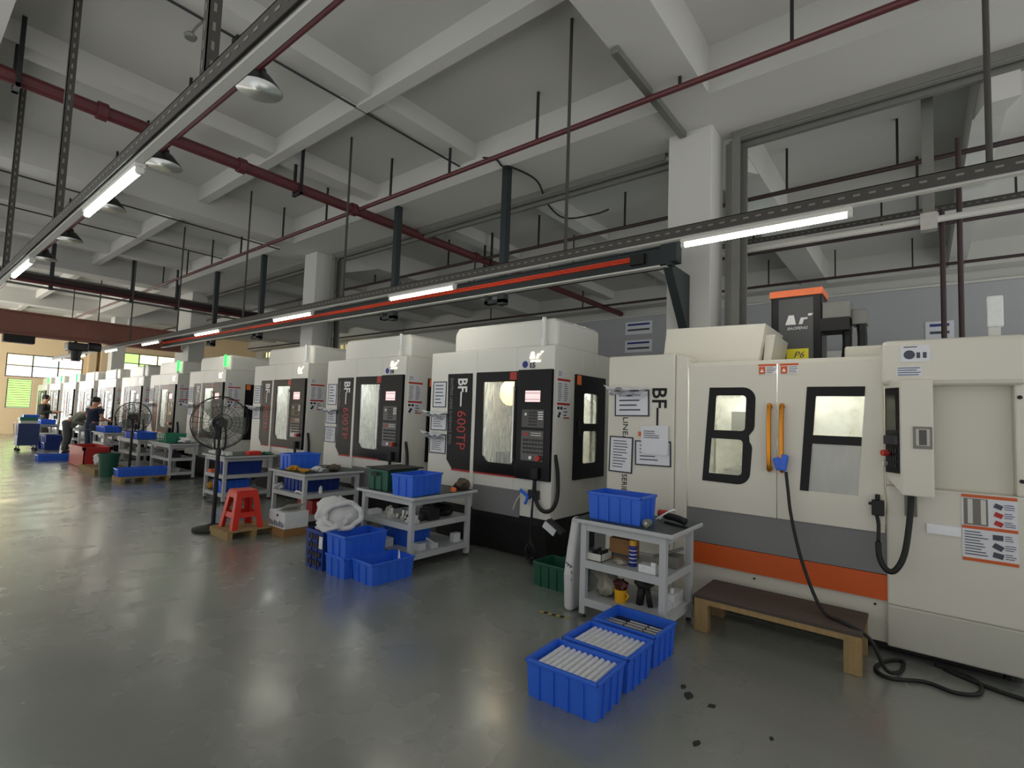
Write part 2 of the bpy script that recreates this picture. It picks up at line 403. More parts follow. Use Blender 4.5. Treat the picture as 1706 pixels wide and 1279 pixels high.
window(1, 'galv', 3.7, 6.5, 2.66, 3.75, 3, 2, ['pink', 'pink', 'yell', 'yell', 'cyan', 'pink'])
o = window(2, 'duct', 3.8, 4.7, 1.2, 2.58, 1, 1, ['lime'])
g = G()
for k in range(12): g.bx((4.25, YE+.04, 1.28+k*.108), (.8, .05, .012), rx=.5)
g.out('louver', 'duct', o)
window(3, 'galv', 4.1, 5.9, 4.75, 5.08, 3, 1, ['cyan'])
window(4, 'galv', 8.0, 11.4, 3.2, 4.3, 4, 2, ['yell', 'lime', 'yell'])
for n, (a, b, c, d) in ((5, EW[0]), (6, EW[1])):
    w = G()
    for y in [a+(b-a)*k/6 for k in range(7)]: w.box(15.08, 15.14, y-.025, y+.025, c, d)
    w.box(15.08, 15.14, a, b, c, c+.05).box(15.08, 15.14, a, b, d-.05, d)
    o = struct(w, 'window_%d' % n, 'duct')
    for k in range(6): G().box(15.105, 15.115, a+(b-a)*k/6+.02, a+(b-a)*(k+1)/6-.02, c+.02, d-.02).out('pane', 'yell', o)
# roll-up curtain heads and side tracks in the openings of the column line
for k, (y0, y1, lab) in enumerate(((-6, 1.74, 'grey roller curtain head under the beam right of the nearest column'),
                       (2.5, 10.4, 'grey roller curtain head under the beam between the two nearest columns'),
                       (11.2, 17.6, 'grey roller curtain head under the beam beyond the second column'))):
    t = thing('roller_curtain', lab, 'roller curtain', (6.4, (y0+y1)/2, 5.0), group='roller curtains of the column line')
    G().cyl((6.36, y0, 5.09), (6.36, y1, 5.09), .05, n=10).out('roll', 'galv', t, smooth=False)
    G().box(6.44, 6.5, y0, y1, 5.0, 5.15).out('head_box', 'galv', t)
    G().box(6.3, 6.33, y0+.1, y1, 5.06, 5.16).out('front_rail', 'galv', t)
    if k < 2:
        ye = y1 if k == 0 else y1
        g = G(); w0 = ye-.02
        for q in range(3): g.box(6.28+.05*q, 6.31+.05*q, w0+.05*q-.06, w0+.05*q+.03, 0, 5.06)
        g.box(6.46, 6.49, w0-.1, w0+.1, 0, 5.06).out('side_track', 'galv', t)

# ------------------------------------------------------------------ sprinkler pipes and fittings
def rod(g, x, y, z0, z1, r=.014): return g.box(x-r, x+r, y-r, y+r, z0, z1)
def sprinkler(x, lab, ys, y0=-6., y1=31., mat='pipe', r=.033, z=5.05, top=ZS):
    t = thing('sprinkler_pipe', lab, 'pipe', (x, 6, z), group=None)
    G().cyl((x, y0, z), (x, y1, z), r, n=10).out('pipe_run', mat, t, smooth=False)
    for y in ys: rod(G(), x, y, z, top).out('hanger_rod', 'dsteel', t)
    return t
sprinkler(2.2, 'thin maroon sprinkler pipe beside the left light rail, high bay lamps hanging under it', (1.6, 3.0, 4.25, 5.6, 7.1, 8.7, 10.2, 11.9, 13.4, 15.0, 16.9))
sprinkler(4.96, 'thin maroon sprinkler pipe running along the machines in front of the long beam', (-.3, .87, 1.9, 3.72, 5.28, 6.63, 8.5, 10.1, 12.0, 13.6, 15.2, 17.0))
sprinkler(8.17, 'dark sprinkler pipe just behind the column line', (-1.8, .2, 1.5, 2.9, 4.1, 6.0, 8.6, 11.4), mat='pipe2')
sprinkler(10.87, 'dark sprinkler pipe in the middle of the rear bay', (-1.2, .5, 2.6, 4.4, 7.6, 10.5), mat='pipe2')
sprinkler(13.6, 'dark sprinkler pipe nearest the rear wall', (.1, 1.5, 2.9, 5.2, 8.2, 12.0), mat='pipe2')
t = thing('fire_main_pipe', 'thick maroon fire main crossing the hall ceiling over the light rails', 'pipe', (7, 7.56, 5.05))
g = G().cyl((-8, 7.56, 5.05), (14.95, 7.56, 5.05), .08, n=14); g.out('pipe_run', 'pipe', t, smooth=False)
for x in (1.45, 3.05, 4.9, 8.0): G().cyl((x-.05, 7.56, 5.05), (x+.05, 7.56, 5.05), .105, n=14).out('coupling', 'pipe', t)
for x in (.72, 3.9, 8.4):
    g = G().box(x-.02, x+.02, 7.44, 7.475, 4.93, ZS)
    if x > 1: g.box(x-.02, x+.02, 7.645, 7.68, 4.93, ZS)
    else: g.box(x-.03, x+.03, 7.62, 7.69, 4.93, ZS)
    g.box(x-.025, x+.025, 7.44, 7.68, 4.93, 4.96).out('hanger_bracket', 'dsteel', t)
t = thing('pipe_bundle', 'dark bundle of pipes crossing under the ceiling just before the brown crane beam', 'pipe', (5, 17.3, 4.6))
for dz, dy, r, mt in ((0, 0, .075, 'pipe2'), (-.13, -.12, .04, 'pipe'), (.12, .14, .03, 'galv'), (-.2, .1, .03, 'galv')):
    G().cyl((-8, 17.2+dy, 4.65+dz), (9, 17.2+dy, 4.65+dz), r, n=10).out('pipe_run', mt, t)
for x in (2.6, 4.3, 5.4): G().box(x-.04, x+.04, 17.16, 17.24, 4.4, ZS).out('hanger_post', 'gantry', t)
# conduits along the cross beams, a junction box and a camera-like sensor
for k, (y, x0, x1, z, lab) in enumerate(((5.52, .6, 5.39, 5.43, 'thin dark conduit along the underside of the near cross beam'), (14.12, .6, 5.39, 5.43, 'thin dark conduit along the cross beam beyond the second column'),
        (11.08, .6, 5.39, 5.13, 'thin conduit along the deep cross beam at the second column'))):
    t = thing('conduit', lab, 'conduit', (3, y, z))
    G().cyl((x0, y, z), (x1, y, z), .014, n=8).out('conduit_run', 'dsteel', t)
    if k == 0:
        G().box(2.07, 2.17, 5.46, 5.58, 5.36, 5.44).out('junction_box', 'dsteel', t)
        G().tube([(1.78, 5.52, 5.43), (1.74, 5.6, 5.36), (1.72, 5.62, 5.3)], .012).lathe((1.71, 5.63, 5.24), [(.05, 0), (.06, .03), (.03, .06)], 12).out('smoke_sensor', 'galv', t)
t = thing('cable', 'loose black cable drooping from the long beam behind the gantry post', 'cable', (5.4, 4.5, 5))
G().tube([(5.36, 5.0, 5.4), (5.37, 4.75, 5.3), (5.36, 4.62, 5.16), (5.37, 4.45, 5.1), (5.9, 4.4, 5.1), (6.6, 4.7, 5.08), (6.9, 4.55, 4.9), (7.1, 4.1, 4.93), (7.2, 3.9, 5.0)], .014).out('cable_run', 'rubber', t)
t = thing('beam_batten', 'unlit grey lamp batten under the cross beam at the nearest column', 'lamp', (5, 2.3, 5.1))
G().box(4.17, 4.98, 2.2, 2.28, 5.09, 5.158).box(5.06, 5.98, 2.2, 2.28, 5.09, 5.158).out('batten_body', 'galv', t, bevel=.006)

# ------------------------------------------------------------------ light rails
def tube_light(x, y0, y1, z, lab, mat):
    t = thing('tube_light', lab, 'lamp', (x, (y0+y1)/2, z))
    G().box(x-.03, x+.03, y0, y1, z+.016, z+.05).out('batten', 'duct', t, bevel=.004)
    G().cyl((x, y0+.03, z), (x, y1-.03, z), .021, n=12).out('tube', mat, t, smooth=True)
    for y in (y0, y1-.03): G().cyl((x, y, z), (x, y+.03, z), .024, n=12).out('end_cap', 'duct', t)
def rail(x, z, y0, y1, lab, hangers, slotted, tubes):
    t = thing('light_rail', lab, 'light rail', (x, (y0+y1)/2, z))
    g = G().m('slot').box(x-.045, x-.039, y0, y1, z+.06, z+.15).box(x-.045, x+.04, y0, y1, z+.144, z+.15).box(x+.034, x+.04, y0, y1, z+.06, z+.15)
    g.m('slot'); y = y0+.1
    g.m('slothole')
    while y < min(y1, 9): g.box(x-.0475, x-.0455, y, y+.04, z+.098, z+.112); y += .09
    g.out('slotted_channel', None, t)
    G().box(x-.02, x+.03, y0, y1, z+.05, z+.09).out('white_trunking', 'duct', t)
    for y in hangers:
        if slotted:
            g = G().m('slot').box(x-.03, x-.024, y-.03, y+.03, z+.1, ZS).box(x-.03, x+.03, y-.03, y-.024, z+.1, ZS)
            g.m('slothole'); zz = z+.2
            while zz < ZS-.1: g.box(x-.008, x+.006, y-.0325, y-.0305, zz, zz+.045); g.box(x-.0325, x-.0305, y-.007, y+.007, zz, zz+.045); zz += .1
            g.out('slotted_hanger', None, t)
        else: G().cyl((x, y, z+.1), (x, y, ZS), .017, n=8).out('hanger_rod', 'slot', t)
rail(4.2, 3.11, -1.5, 26, 'long light rail with white trunking above the machine fronts, hung on thin rods', (-.35, 2.75, 6.62, 9.87, 13.2, 16.65, 20, 23.5), False, None)
names = ['nearest the big lettered machine', 'above the nearest machine of the row', 'above the second machine of the row', 'above the third machine of the row', 'fifth along the right rail', 'sixth along the right rail', 'seventh along the right rail', 'eighth along the right rail']
for (a, b), nm in zip(((.36, 1.58), (4.3, 5.53), (7.46, 8.7), (10.9, 12.15), (14.35, 15.6), (17.7, 18.94), (21.2, 22.4), (24.6, 25.8)), names):
    tube_light(4.215, a, b, 3.11, 'lit warm white tube light on the right rail, ' + nm, 'tube')
rail(.925, 3.06, -1.5, 32, 'dark slotted light rail on the aisle side, hung on slotted angles', (2.75, 6.1, 9.05, 12.5), True, None)
for (a, b), nm in zip(((3.82, 5.12), (7.35, 8.49), (14.2, 15.4), (20.5, 21.7), (23.5, 24.7), (26.5, 27.7), (29.5, 30.7)), ('nearest lit one of the left rail', 'second lit one of the left rail', 'third lit one of the left rail', 'fourth lit one of the left rail', 'fifth lit one of the left rail', 'sixth lit one of the left rail', 'last lit one of the left rail')):
    tube_light(.945, a, b, 3.07, 'lit cool white tube light, ' + nm, 'tubecool')  # all beyond the second are out of view, added to light the far end
rail(9.5, 4.72, -6, 31, 'light rail hanging in the rear bay behind the column line', (-3, 0, 3, 6, 9, 12), False, None)
for k, (a, b) in enumerate(((-4.4, -3.2), (-1.4, -.2), (1.5, 2.7), (4.6, 5.8), (7.6, 8.8), (18, 19.2), (22, 23.2), (25, 26.2), (28, 29.2))):
    tube_light(9.515, a, b, 4.72, 'lit tube light in the rear bay, number %s along its rail from the right' % ['one', 'two', 'three', 'four', 'five', 'six', 'seven', 'eight', 'nine'][k], 'tubecool')  # last four tubes added to light the far rear bay
# high bay lamps under the maroon pipe
def high_bay(y, lab):
    x, z = 2.25, 4.87
    t = thing('high_bay_lamp', lab, 'lamp', (x, y, z), group='high bay lamps')
    G().lathe((x, y, z), [(.225, -.005), (.215, .0), (.2, .03), (.1, .15), (.06, .17), (.055, .22), (.0, .22), (.0, .2), (.04, .16), (.085, .14), (.19, .022), (.21, -.004)], 28).out('shade', 'dsteel', t, smooth=True)
    G().lathe((x, y, z), [(.222, -.006), (.216, -.003), (.196, .016), (.092, .134), (.0, .135), (.0, .13), (.09, .126), (.192, .008)], 28).out('reflector', 'reflector', t, smooth=True)
    G().lathe((x, y, z), [(.02, .0), (.065, .0), (.075, .02), (.075, .09), (.05, .12), (.0, .125)], 18).out('bulb', 'bulb', t, smooth=True)
    G().box(x-.05, x+.03, y-.02, y+.02, z+.2, z+.24).out('hook', 'dsteel', t)
for y, lab in ((5.28, 'nearest high bay lamp with open reflector, under the maroon pipe'), (8.06, 'second high bay lamp, beside the end of the first lit left tube'), (10.6, 'third high bay lamp, half hidden behind the left rail'), (13.45, 'fourth high bay lamp along the maroon pipe'), (15.8, 'fifth and farthest high bay lamp along the maroon pipe')): high_bay(y, lab)

# ------------------------------------------------------------------ busbar gantry on the column line
t = thing('busbar_gantry', 'dark steel gantry girder with orange conductor strips along the column line', 'gantry', (5.45, 10, 3.4))
g = G().box(5.39, 5.51, 2.15, 18.1, 3.36, 3.375).box(5.4, 5.5, 2.15, 18.1, 3.56, 3.575).box(5.42, 5.48, 2.15, 18.1, 3.37, 3.57)
g.out('girder', 'gantry', t)
g = G()
for z in (3.445, 3.465, 3.485): g.box(5.385, 5.42, 2.62, 18.1, z, z+.012)
g.out('conductor_strip', 'conductor', t)
G().box(5.36, 5.44, 2.18, 18.1, 3.325, 3.345).out('lower_conduit', 'duct', t)
G().box(5.36, 5.46, 2.12, 2.25, 3.33, 3.63).box(5.34, 5.5, 2.06, 2.14, 3.36, 3.6).out('end_plate', 'gantry', t)
G().box(5.37, 5.42, 2.45, 2.62, 3.4, 3.52).out('feed_box', 'rubber', t)
G().prism([(5.4, 3.36), (5.99, 3.36), (5.99, 2.7), (5.93, 2.7)], 'y', 2.14, 2.24).out('bracket', 'gantry', t)
for y in (4.6, 7.03, 11.9, 14.5):
    G().box(5.40, 5.50, y-.05, y+.05, 3.58, 5.165).out('hanger_post', 'gantry', t)
    g = G().box(5.4, 5.5, y-.06, y+.06, 3.17, 3.36).box(5.4, 5.5, y-.06, y+.3, 3.2, 3.25).box(5.4, 5.5, y+.24, y+.3, 3.2, 3.36); g.out('saddle', 'gantry', t)
# brown crane beam with hoist
t = thing('crane_beam', 'brown painted crane beam crossing the hall far back', 'crane beam', (2, 18.35, 3.55))
G().box(-8, 5.98, 18.22, 18.48, 3.27, 3.31).box(-8, 5.98, 18.22, 18.48, 3.86, 3.9).box(-8, 5.98, 18.33, 18.37, 3.3, 3.87).out('girder', 'beam', t)
t = thing('chain_hoist', 'dark chain hoist hanging under the brown crane beam', 'hoist', (3.45, 18.35, 3.0))
G().box(3.2, 3.66, 18.1, 18.6, 3.0, 3.22).box(3.36, 3.44, 18.3, 18.4, 3.2, 3.27).out('motor_body', 'dsteel', t, bevel=.04)
G().cyl((3.66, 18.3, 3.15), (3.95, 18.3, 3.15), .12, n=12).out('drum', 'rubber', t)
G().cyl((3.4, 18.3, 3.08), (3.4, 18.3, 2.98), .02).cyl((3.42, 18.3, 3.0), (3.42, 18.3, 2.72), .13, .1, n=12).out('hook_block', 'rubber', t)
t = thing('control_box', 'flat black control box fixed under the left end of the crane beam', 'box', (2.25, 18.35, 3.2))
G().box(1.95, 2.55, 18.2, 18.5, 3.07, 3.268).out('box_body', 'rubber', t, bevel=.01)

# rear bay: drop pipes, shelf duct, posters
for k, (x, y, lab) in enumerate(((6.95, -.2, 'dark drop pipe right of the spindle head, left one of the pair'), (6.95, -.34, 'dark drop pipe right of the spindle head, right one of the pair'))):
    t = thing('drop_pipe', lab, 'pipe', (x, y, 0)); z1 = 3.95 if k == 0 else 4.7
    G().cyl((x, y, 0), (x, y, z1), .024, n=10).out('pipe_run', 'pipe2', t)
    G().cyl((x, y, 2.0), (x, y, 2.06), .034, n=10).out('coupling', 'dsteel', t)
t = thing('air_pipe', 'pale compressed air pipe slung from a grey post behind the big lettered machine', 'pipe', (6.85, 0, 4))
G().cyl((6.85, -4, 3.83), (6.85, 2.6, 3.83), .035, n=10).out('pipe_run', 'duct', t)
G().box(6.8, 6.9, -.14, -.04, 3.75, 5.25).out('post', 'galv', t)
G().box(6.79, 6.91, -.16, -.02, 3.72, 3.9).out('clamp', 'steel', t)
t = thing('wall_duct', 'white cable duct along the rear wall', 'duct', (14.9, 4, 3.4))
G().box(14.7, 14.97, -6, 14, 3.3, 3.5).out('duct_run', 'duct', t)
t = thing('wall_conduit', 'thin white conduit line high on the rear wall', 'conduit', (14.95, 2, 4.9))
G().cyl((14.94, -6, 4.93), (14.94, 14, 4.93), .03, n=8).out('conduit_run', 'duct', t)
def poster(lab, y0, y1, z0, z1, bars):
    t = thing('wall_poster', lab, 'poster', (14.96, (y0+y1)/2, z0))
    G().box(14.95, 14.968, y0, y1, z0, z1).out('sheet', 'paper', t)
    g = G()
    for k in range(bars): g.m('canblue' if k == 0 else 'ink').box(14.944, 14.95, y0+.08+.0*k, y1-.08, z1-.12-k*.17, z1-.06-k*.17)
    g.out('print', None, t)
poster('white notice with blue heading behind the drop pipes', -.6, -.1, 3.65, 4.1, 2)
poster('white notice sheet with blue marks, upper one between the columns', 6.5, 7.4, 4.35, 4.75, 2)
poster('white notice sheet with blue marks, lower one between the columns', 6.5, 7.4, 3.78, 4.16, 2)

# ------------------------------------------------------------------ the row of upright machining centres
MX = 4.65
def rrect(y0, y1, z0, z1, r=.03, n=4):
    P = []
    for cy, cz, a in ((y1-r, z1-r, 0), (y0+r, z1-r, 90), (y0+r, z0+r, 180), (y1-r, z0+r, 270)):
        for k in range(n+1):
            t = math.radians(a+90*k/n); P.append((cy+r*math.cos(t), cz+r*math.sin(t)))
    return P
def logo_mark(y, z, s, parent, mat, x, word=True):
    """slanted emblem: a cut peak and two slanted strokes over a small word line (reads towards -Y)"""
    g = G()
    q = lambda pts: g.prism([(y-u*s, z+v*s) for u, v in pts], 'x', x-.006, x)
    q([(0, 0), (.2, .62), (.5, .62), (.62, 0)])
    q([(.78, 0), (.9, .42), (1.3, .42), (1.26, .3), (1.08, .3), (1.0, 0)])
    q([(1.3, .52), (1.34, .66), (1.6, .66), (1.5, .52)])
    o = g.out('logo', mat, parent)
    if word: text('BAOFENG', .26*s, (x-.003, y-.1*s, z-.34*s), FRONT, mat, 'logo_word', o, .003, shear=.3)
    return o
def sheet_lines(g, x, y0, y1, z0, z1, n, mat='ink', th=.003, fill=.75, face='F'):
    g.m(mat); rnd = random.Random(int(1000*(abs(y0)+z0)))
    for k in range(n):
        zz = z1-(z1-z0)*(k+.5)/n; h = (z1-z0)/n*.3; w = (y1-y0)*rnd.uniform(fill*.6, fill)
        if face == 'F': g.box(x-th, x, y1-w-.06*(y1-y0), y1-.06*(y1-y0), zz-h/2, zz+h/2)
        else: g.box(y0+.06*(y1-y0), y0+.06*(y1-y0)+w, x-th, x, zz-h/2, zz+h/2)
def make_machine():
    """local frame: x depth from the front plate, y from its right corner, z up"""
    t = thing('machining_centre', 'x', 'machine tool', (0, 0, 0), group='upright machining centres in a row')
    D = 1.28; Wd = 1.98
    g = G()                                                        # hollow sheet-metal cabin
    g.box(0, .05, 1.16, Wd, .49, 2.41).box(0, .05, 0, .53, .49, 2.41).box(0, .05, .53, 1.16, .49, 1.0).box(0, .05, .53, 1.16, 2.03, 2.41)
    g.box(.05, D, 1.3, Wd, .49, 2.41)
    g.box(.05, .6, 0, .05, .49, 2.41).box(.94, D, 0, .05, .49, 2.41).box(.6, .94, 0, .05, .49, 1.08).box(.6, .94, 0, .05, 1.91, 2.41).box(.6, .94, 0, .05, 1.46, 1.55)
    g.box(.05, D, .05, 1.3, 2.12, 2.41).box(.05, D, .05, 1.3, .49, .98).box(1.12, D, .05, 1.3, .98, 2.12)
    g.out('cabin', 'mwhite', t, bevel=.008)
    g = G().m('inner').box(.9, 1.12, .06, 1.28, .99, 2.1)
    g.m('innerdk').box(.35, .85, .3, 1.1, .99, 1.15).cyl((.55, .75, 1.75), (.55, .75, 1.45), .1, .06).box(.4, .9, .55, .95, 1.72, 2.11)
    g.out('spindle_area', None, t)
    G().box(.1, .16, .6, 1.15, 2.07, 2.1).out('work_lamp', 'glow', t)
    G().box(.35, .85, .1, .14, 2.07, 2.1).out('work_lamp', 'glow', t)  # second lamp, added to brighten the side windows
    g = G()                                                        # roof cover, chamfered corners
    g.prism([(.04, 2.41), (1.66, 2.41), (1.665, 2.66), (1.6, 2.74), (.1, 2.74), (.04, 2.7)], 'x', .1, 1.05)
    g.out('roof_cover', 'mwhite', t, bevel=.03)
    g = G().prism([(.14, 0), (.06, .4), (.06, .49), (1.2, .49), (1.2, 0)], 'y', .12, 1.9); g.out('base', 'oily', t, bevel=.01)
    g = G().prism([(-.012, .47), (-.012, .77), (0, .77), (0, .47)], 'y', .42, 1.14); g.out('lower_panel', 'mgrey', t)
    # black name panel
    p = G().prism([(1.19, .92), (1.52, .92), (1.62, 1.03), (1.65, 2.125), (1.225, 2.125)], 'x', -.014, 0).out('name_panel', 'black', t, bevel=.004)
    G().prism([(1.19, .9), (1.525, .9), (1.525, .922), (1.19, .922)], 'x', -.016, 0).out('red_trim', 'redline', p)
    text('BF—', .225, (-.016, 1.455, 2.07), FRONTV, 'white', 'lettering', p, .002, sx=.78, bold=.005)
    text('600TP', .225, (-.016, 1.45, 1.66), FRONTV, 'redletter', 'lettering', p, .002, sx=.84, bold=.0)
    text('BAOFENG LINEAR GUIDEWAYS SERIES', .075, (-.016, 1.595, 2.07), FRONTV, 'mgrey', 'lettering', p, .002, sx=.66)
    G().box(-.03, 0, 1.135, 1.19, .74, 2.13).out('slide_strip', 'mwhite', t, bevel=.004)
    # sliding door
    d = G().plate([[(.48, .925), (1.135, .925), (1.135, 2.13), (.48, 2.13)], [(.535, 1.055), (.91, 1.055), (1.01, 1.14), (1.015, 2.01), (.535, 2.01)]], -.03, -.002).out('sliding_door', 'black', t, bevel=.003)
    G().prism([(.535, 1.055), (.91, 1.055), (1.01, 1.14), (1.015, 2.01), (.535, 2.01)], 'x', -.02, -.012).out('window_pane', 'wet', d)
    G().cyl((-.06, .515, 1.08), (-.06, .515, 1.95), .011).box(-.06, -.03, .508, .522, 1.1, 1.12).box(-.06, -.03, .508, .522, 1.91, 1.93).out('handle', 'steel', d)
    G().box(-.034, -.03, .5, .6, 2.03, 2.12).out('warning_sticker', 'redline', d)
    G().box(-.02, -.002, .48, 1.135, .905, .924).out('red_trim', 'redline', d)
    # operator panel
    p = G().box(-.045, 0, .002, .47, .91, 2.14).out('control_panel', 'black', t, bevel=.006)
    g = G().m('screen').box(-.05, -.045, .15, .355, 1.775, 1.9); g.m('screenline').box(-.052, -.05, .15, .355, 1.87, 1.876).box(-.052, -.05, .15, .355, 1.8, 1.806); g.out('screen', None, p)
    g = G().m('smoke').box(-.049, -.045, .09, .395, 1.49, 1.69)
    g.m('white').box(-.0515, -.049, .325, .355, 1.62, 1.65)
    for k in range(4): g.box(-.0515, -.049, .1, .17, 1.655-.025*k, 1.668-.025*k)
    g.m('dsteel')
    for i in range(4):
        for j in range(5): g.box(-.052, -.049, .185+.03*i, .205+.03*i, 1.51+.034*j, 1.53+.034*j)
    g.out('keypad', None, p)
    g = G().m('smoke').box(-.049, -.045, .09, .395, 1.12, 1.455); g.m('redletter').box(-.0515, -.049, .29, .37, 1.4, 1.425); g.m('white').box(-.0515, -.049, .12, .26, 1.425, 1.432).box(-.0515, -.049, .12, .26, 1.4, 1.407)
    g.m('dsteel')
    for i in range(7):
        for j in range(4): g.box(-.053, -.049, .1+.04*i, .128+.04*i, 1.2+.045*j, 1.226+.045*j)
    g.out('switch_board', None, p)
    G().cyl((-.045, .145, 1.155), (-.085, .145, 1.155), .032).out('emergency_stop', 'redletter', p)
    G().cyl((-.045, .25, 1.155), (-.07, .25, 1.155), .02).out('start_button', 'white', p)
    G().box(-.085, -.045, .13, .22, .93, 1.05).box(-.09, -.085, .145, .205, .99, 1.0).box(-.09, -.085, .145, .205, 1.02, 1.03).out('hand_pendant', 'rubber', p, bevel=.006)
    logo_mark(.345, 2.27, .12, t, 'logo', -.001)
    # signal tower
    s = G().box(.02, .07, .165, .215, 2.41, 2.49).out('signal_base', 'white', t, bevel=.004)
    G().cyl((.045, .19, 2.49), (.045, .19, 2.74), .024, n=14).out('signal_lamp', 'lens', s)
    # hose from the panel to the side
    G().tube([(.06, .0, 1.2), (.07, -.035, 1.0), (.06, -.045, .75), (-.02, -.03, .62), (-.05, .08, .6), (-.05, .17, .72), (-.06, .18, .92)], .021).out('hose', 'rubber', t, smooth=True)
    # side door with two windows
    d = G()
    def pl(loops, y0, y1):
        k = G(); k.plate(loops, y0, y1); return k
    k = pl([[(.42, .9), (1.12, .9), (1.12, 2.12), (.42, 2.12)], rrect(.6, .94, 1.55, 1.91), rrect(.6, .94, 1.08, 1.46)], 0, .03)
    R = Matrix(((0, 1, 0, 0), (-1, 0, 0, 0), (0, 0, 1, 0), (0, 0, 0, 1)))          # plate built in Y-Z, turned onto X-Z
    k.bm.transform(R)
    d = k.out('side_door', 'black', t, bevel=.003)
    for z0, z1 in ((1.55, 1.91), (1.08, 1.46)):
        k = pl([rrect(.6, .94, z0, z1)], .008, .016); k.bm.transform(R); k.out('window_pane', 'haze', d)
    G().box(.47, .485, -.055, -.045, 1.42, 1.58).box(.47, .485, -.055, -.03, 1.42, 1.435).box(.47, .485, -.055, -.03, 1.565, 1.58).out('handle', 'dsteel', d)
    G().box(.43, .52, -.033, -.03, 2.0, 2.11).out('warning_sticker', 'orange2', d)
    g = G().m('paper').box(.06, .32, -.004, 0, 1.6, 2.04); g.m('redline').box(.06, .32, -.006, -.004, 2.02, 2.045).box(.06, .32, -.006, -.004, 1.75, 1.775).box(.2, .32, -.006, -.004, 1.6, 1.615)
    sheet_lines(g, -.004, .07, .18, 1.79, 2.0, 9, face='S'); sheet_lines(g, -.004, .19, .31, 1.79, 2.0, 9, face='S'); sheet_lines(g, -.004, .19, .31, 1.62, 1.73, 3, 'black', face='S')
    for q, (a, b) in enumerate(((.07, 1.7), (.1, 1.64), (.13, 1.7), (.08, 1.61))): g.box(a, a+.04, -.006, -.004, b, b+.03)
    g.out('instruction_plate', None, t)
    g = G().m('paper').box(.06, .22, -.004, 0, 2.06, 2.14); sheet_lines(g, -.004, .06, .2, 2.07, 2.13, 3, face='S'); g.out('rating_plate', None, t)
    return t
proto = make_machine()
ROW = [(3.14, 0, 'nearest white machining centre of the row, its black side door in full view'),
       (5.66, 0, 'second white machining centre of the row, behind the green and blue crates on a bench'),
       (8.25, 0, 'third white machining centre of the row, behind the bench piled with tan gloves'),
       (11.56, 1, 'white machining centre, green lamp lit, directly behind the nearer pedestal fan'),
       (14.3, 1, 'white machining centre with a lit green lamp behind the bench holding a lettered teal crate'),
       (16.85, 0, 'white machining centre with unlit signal tower behind the farther pedestal fan'),
       (19.45, 0, 'white machining centre next beyond the one behind the farther fan, unlit signal tower'),
       (22.0, 0, 'white machining centre behind the bending worker in grey, unlit tower'),
       (24.5, 1, 'white machining centre with green lamp just beyond the bending worker'),
       (27.0, 1, 'farthest but one white machining centre, green lamp, near the bright end windows'),
       (29.5, 1, 'farthest white machining centre at the end of the row, green lamp')]
MACH = []
for k, (y, lit, lab) in enumerate(ROW):
    o = dup(proto, (MX, y, 0), lab); MACH.append(o)
    if lit:
        lamp = kid(kid(o, 'signal_base'), 'signal_lamp'); lamp.data = lamp.data.copy(); lamp.data.materials[0] = MT['greenlamp']
    if k > 2: o.scale = (1, 1, 1-.006*(k-2))
def badge(o, num):
    y = o.location.y
    b = G().m('paper').box(MX-.004, MX, y+.345, y+.455, 2.16, 2.25).m('canblue').cyl((MX-.004, y+.405, 2.205), (MX-.007, y+.405, 2.205), .04, n=20).out('number_badge', None, o)
    text(num, .085, (MX-.006, y+.345, 2.165), FRONT, 'ink', 'lettering', b, .002, bold=.004)
for mname, num in ((MACH[0], '15'), (MACH[1], '14')): badge(mname, num)
G().cyl((MX+.27, 3.14+.84, 1.9), (MX+.3, 3.14+.84, 1.9), .16, n=24).out('amber_work_lamp', 'glowwarm', MACH[0])
drop(proto)
# air gun, cables under the nearest machine
t = thing('air_gun', 'blue air gun hanging on the front of the nearest machine of the row', 'air gun', (4.6, 3.44, .66))
G().bx((4.59, 3.46, .76), (.03, .13, .035), rx=.5).bx((4.59, 3.42, .69), (.028, .03, .11), rx=.4).out('gun_body', 'blue', t, bevel=.008)
G().tube([(4.59, 3.51, .73), (4.58, 3.56, .66), (4.58, 3.6, .56)], .008).out('nozzle', 'steel', t)
G().box(4.6, 4.645, 3.28, 3.42, .7, .8).out('holder', 'dsteel', t, bevel=.006)
t = thing('hanging_cable', 'tangle of black cable hanging below the front of the nearest machine', 'cable', (4.58, 3.33, .1))
G().tube([(4.59, 3.33, .9), (4.585, 3.335, .7), (4.58, 3.34, .45), (4.58, 3.35, .3), (4.56, 3.32, .2), (4.6, 3.38, .12), (4.56, 3.36, .06), (4.6, 3.3, .1), (4.55, 3.28, .2), (4.6, 3.35, .25), (4.56, 3.39, .15), (4.6, 3.33, .05), (4.54, 3.3, .04), (4.56, 3.4, .1)], .013).out('cable_run', 'rubber', t, smooth=True)
G().cyl((4.585, 3.34, .72), (4.585, 3.34, .6), .014).out('coupling', 'steel', t)
t = thing('data_plate', 'small white plate on a bracket under the corner of the nearest machine', 'plate', (4.6, 3.14, .4))
G().bx((4.58, 3.1, .43), (.02, .16, .07), rx=.5).out('plate_face', 'paper', t); G().bx((4.63, 3.05, .45), (.08, .22, .04), rx=.5).out('bracket', 'dsteel', t)

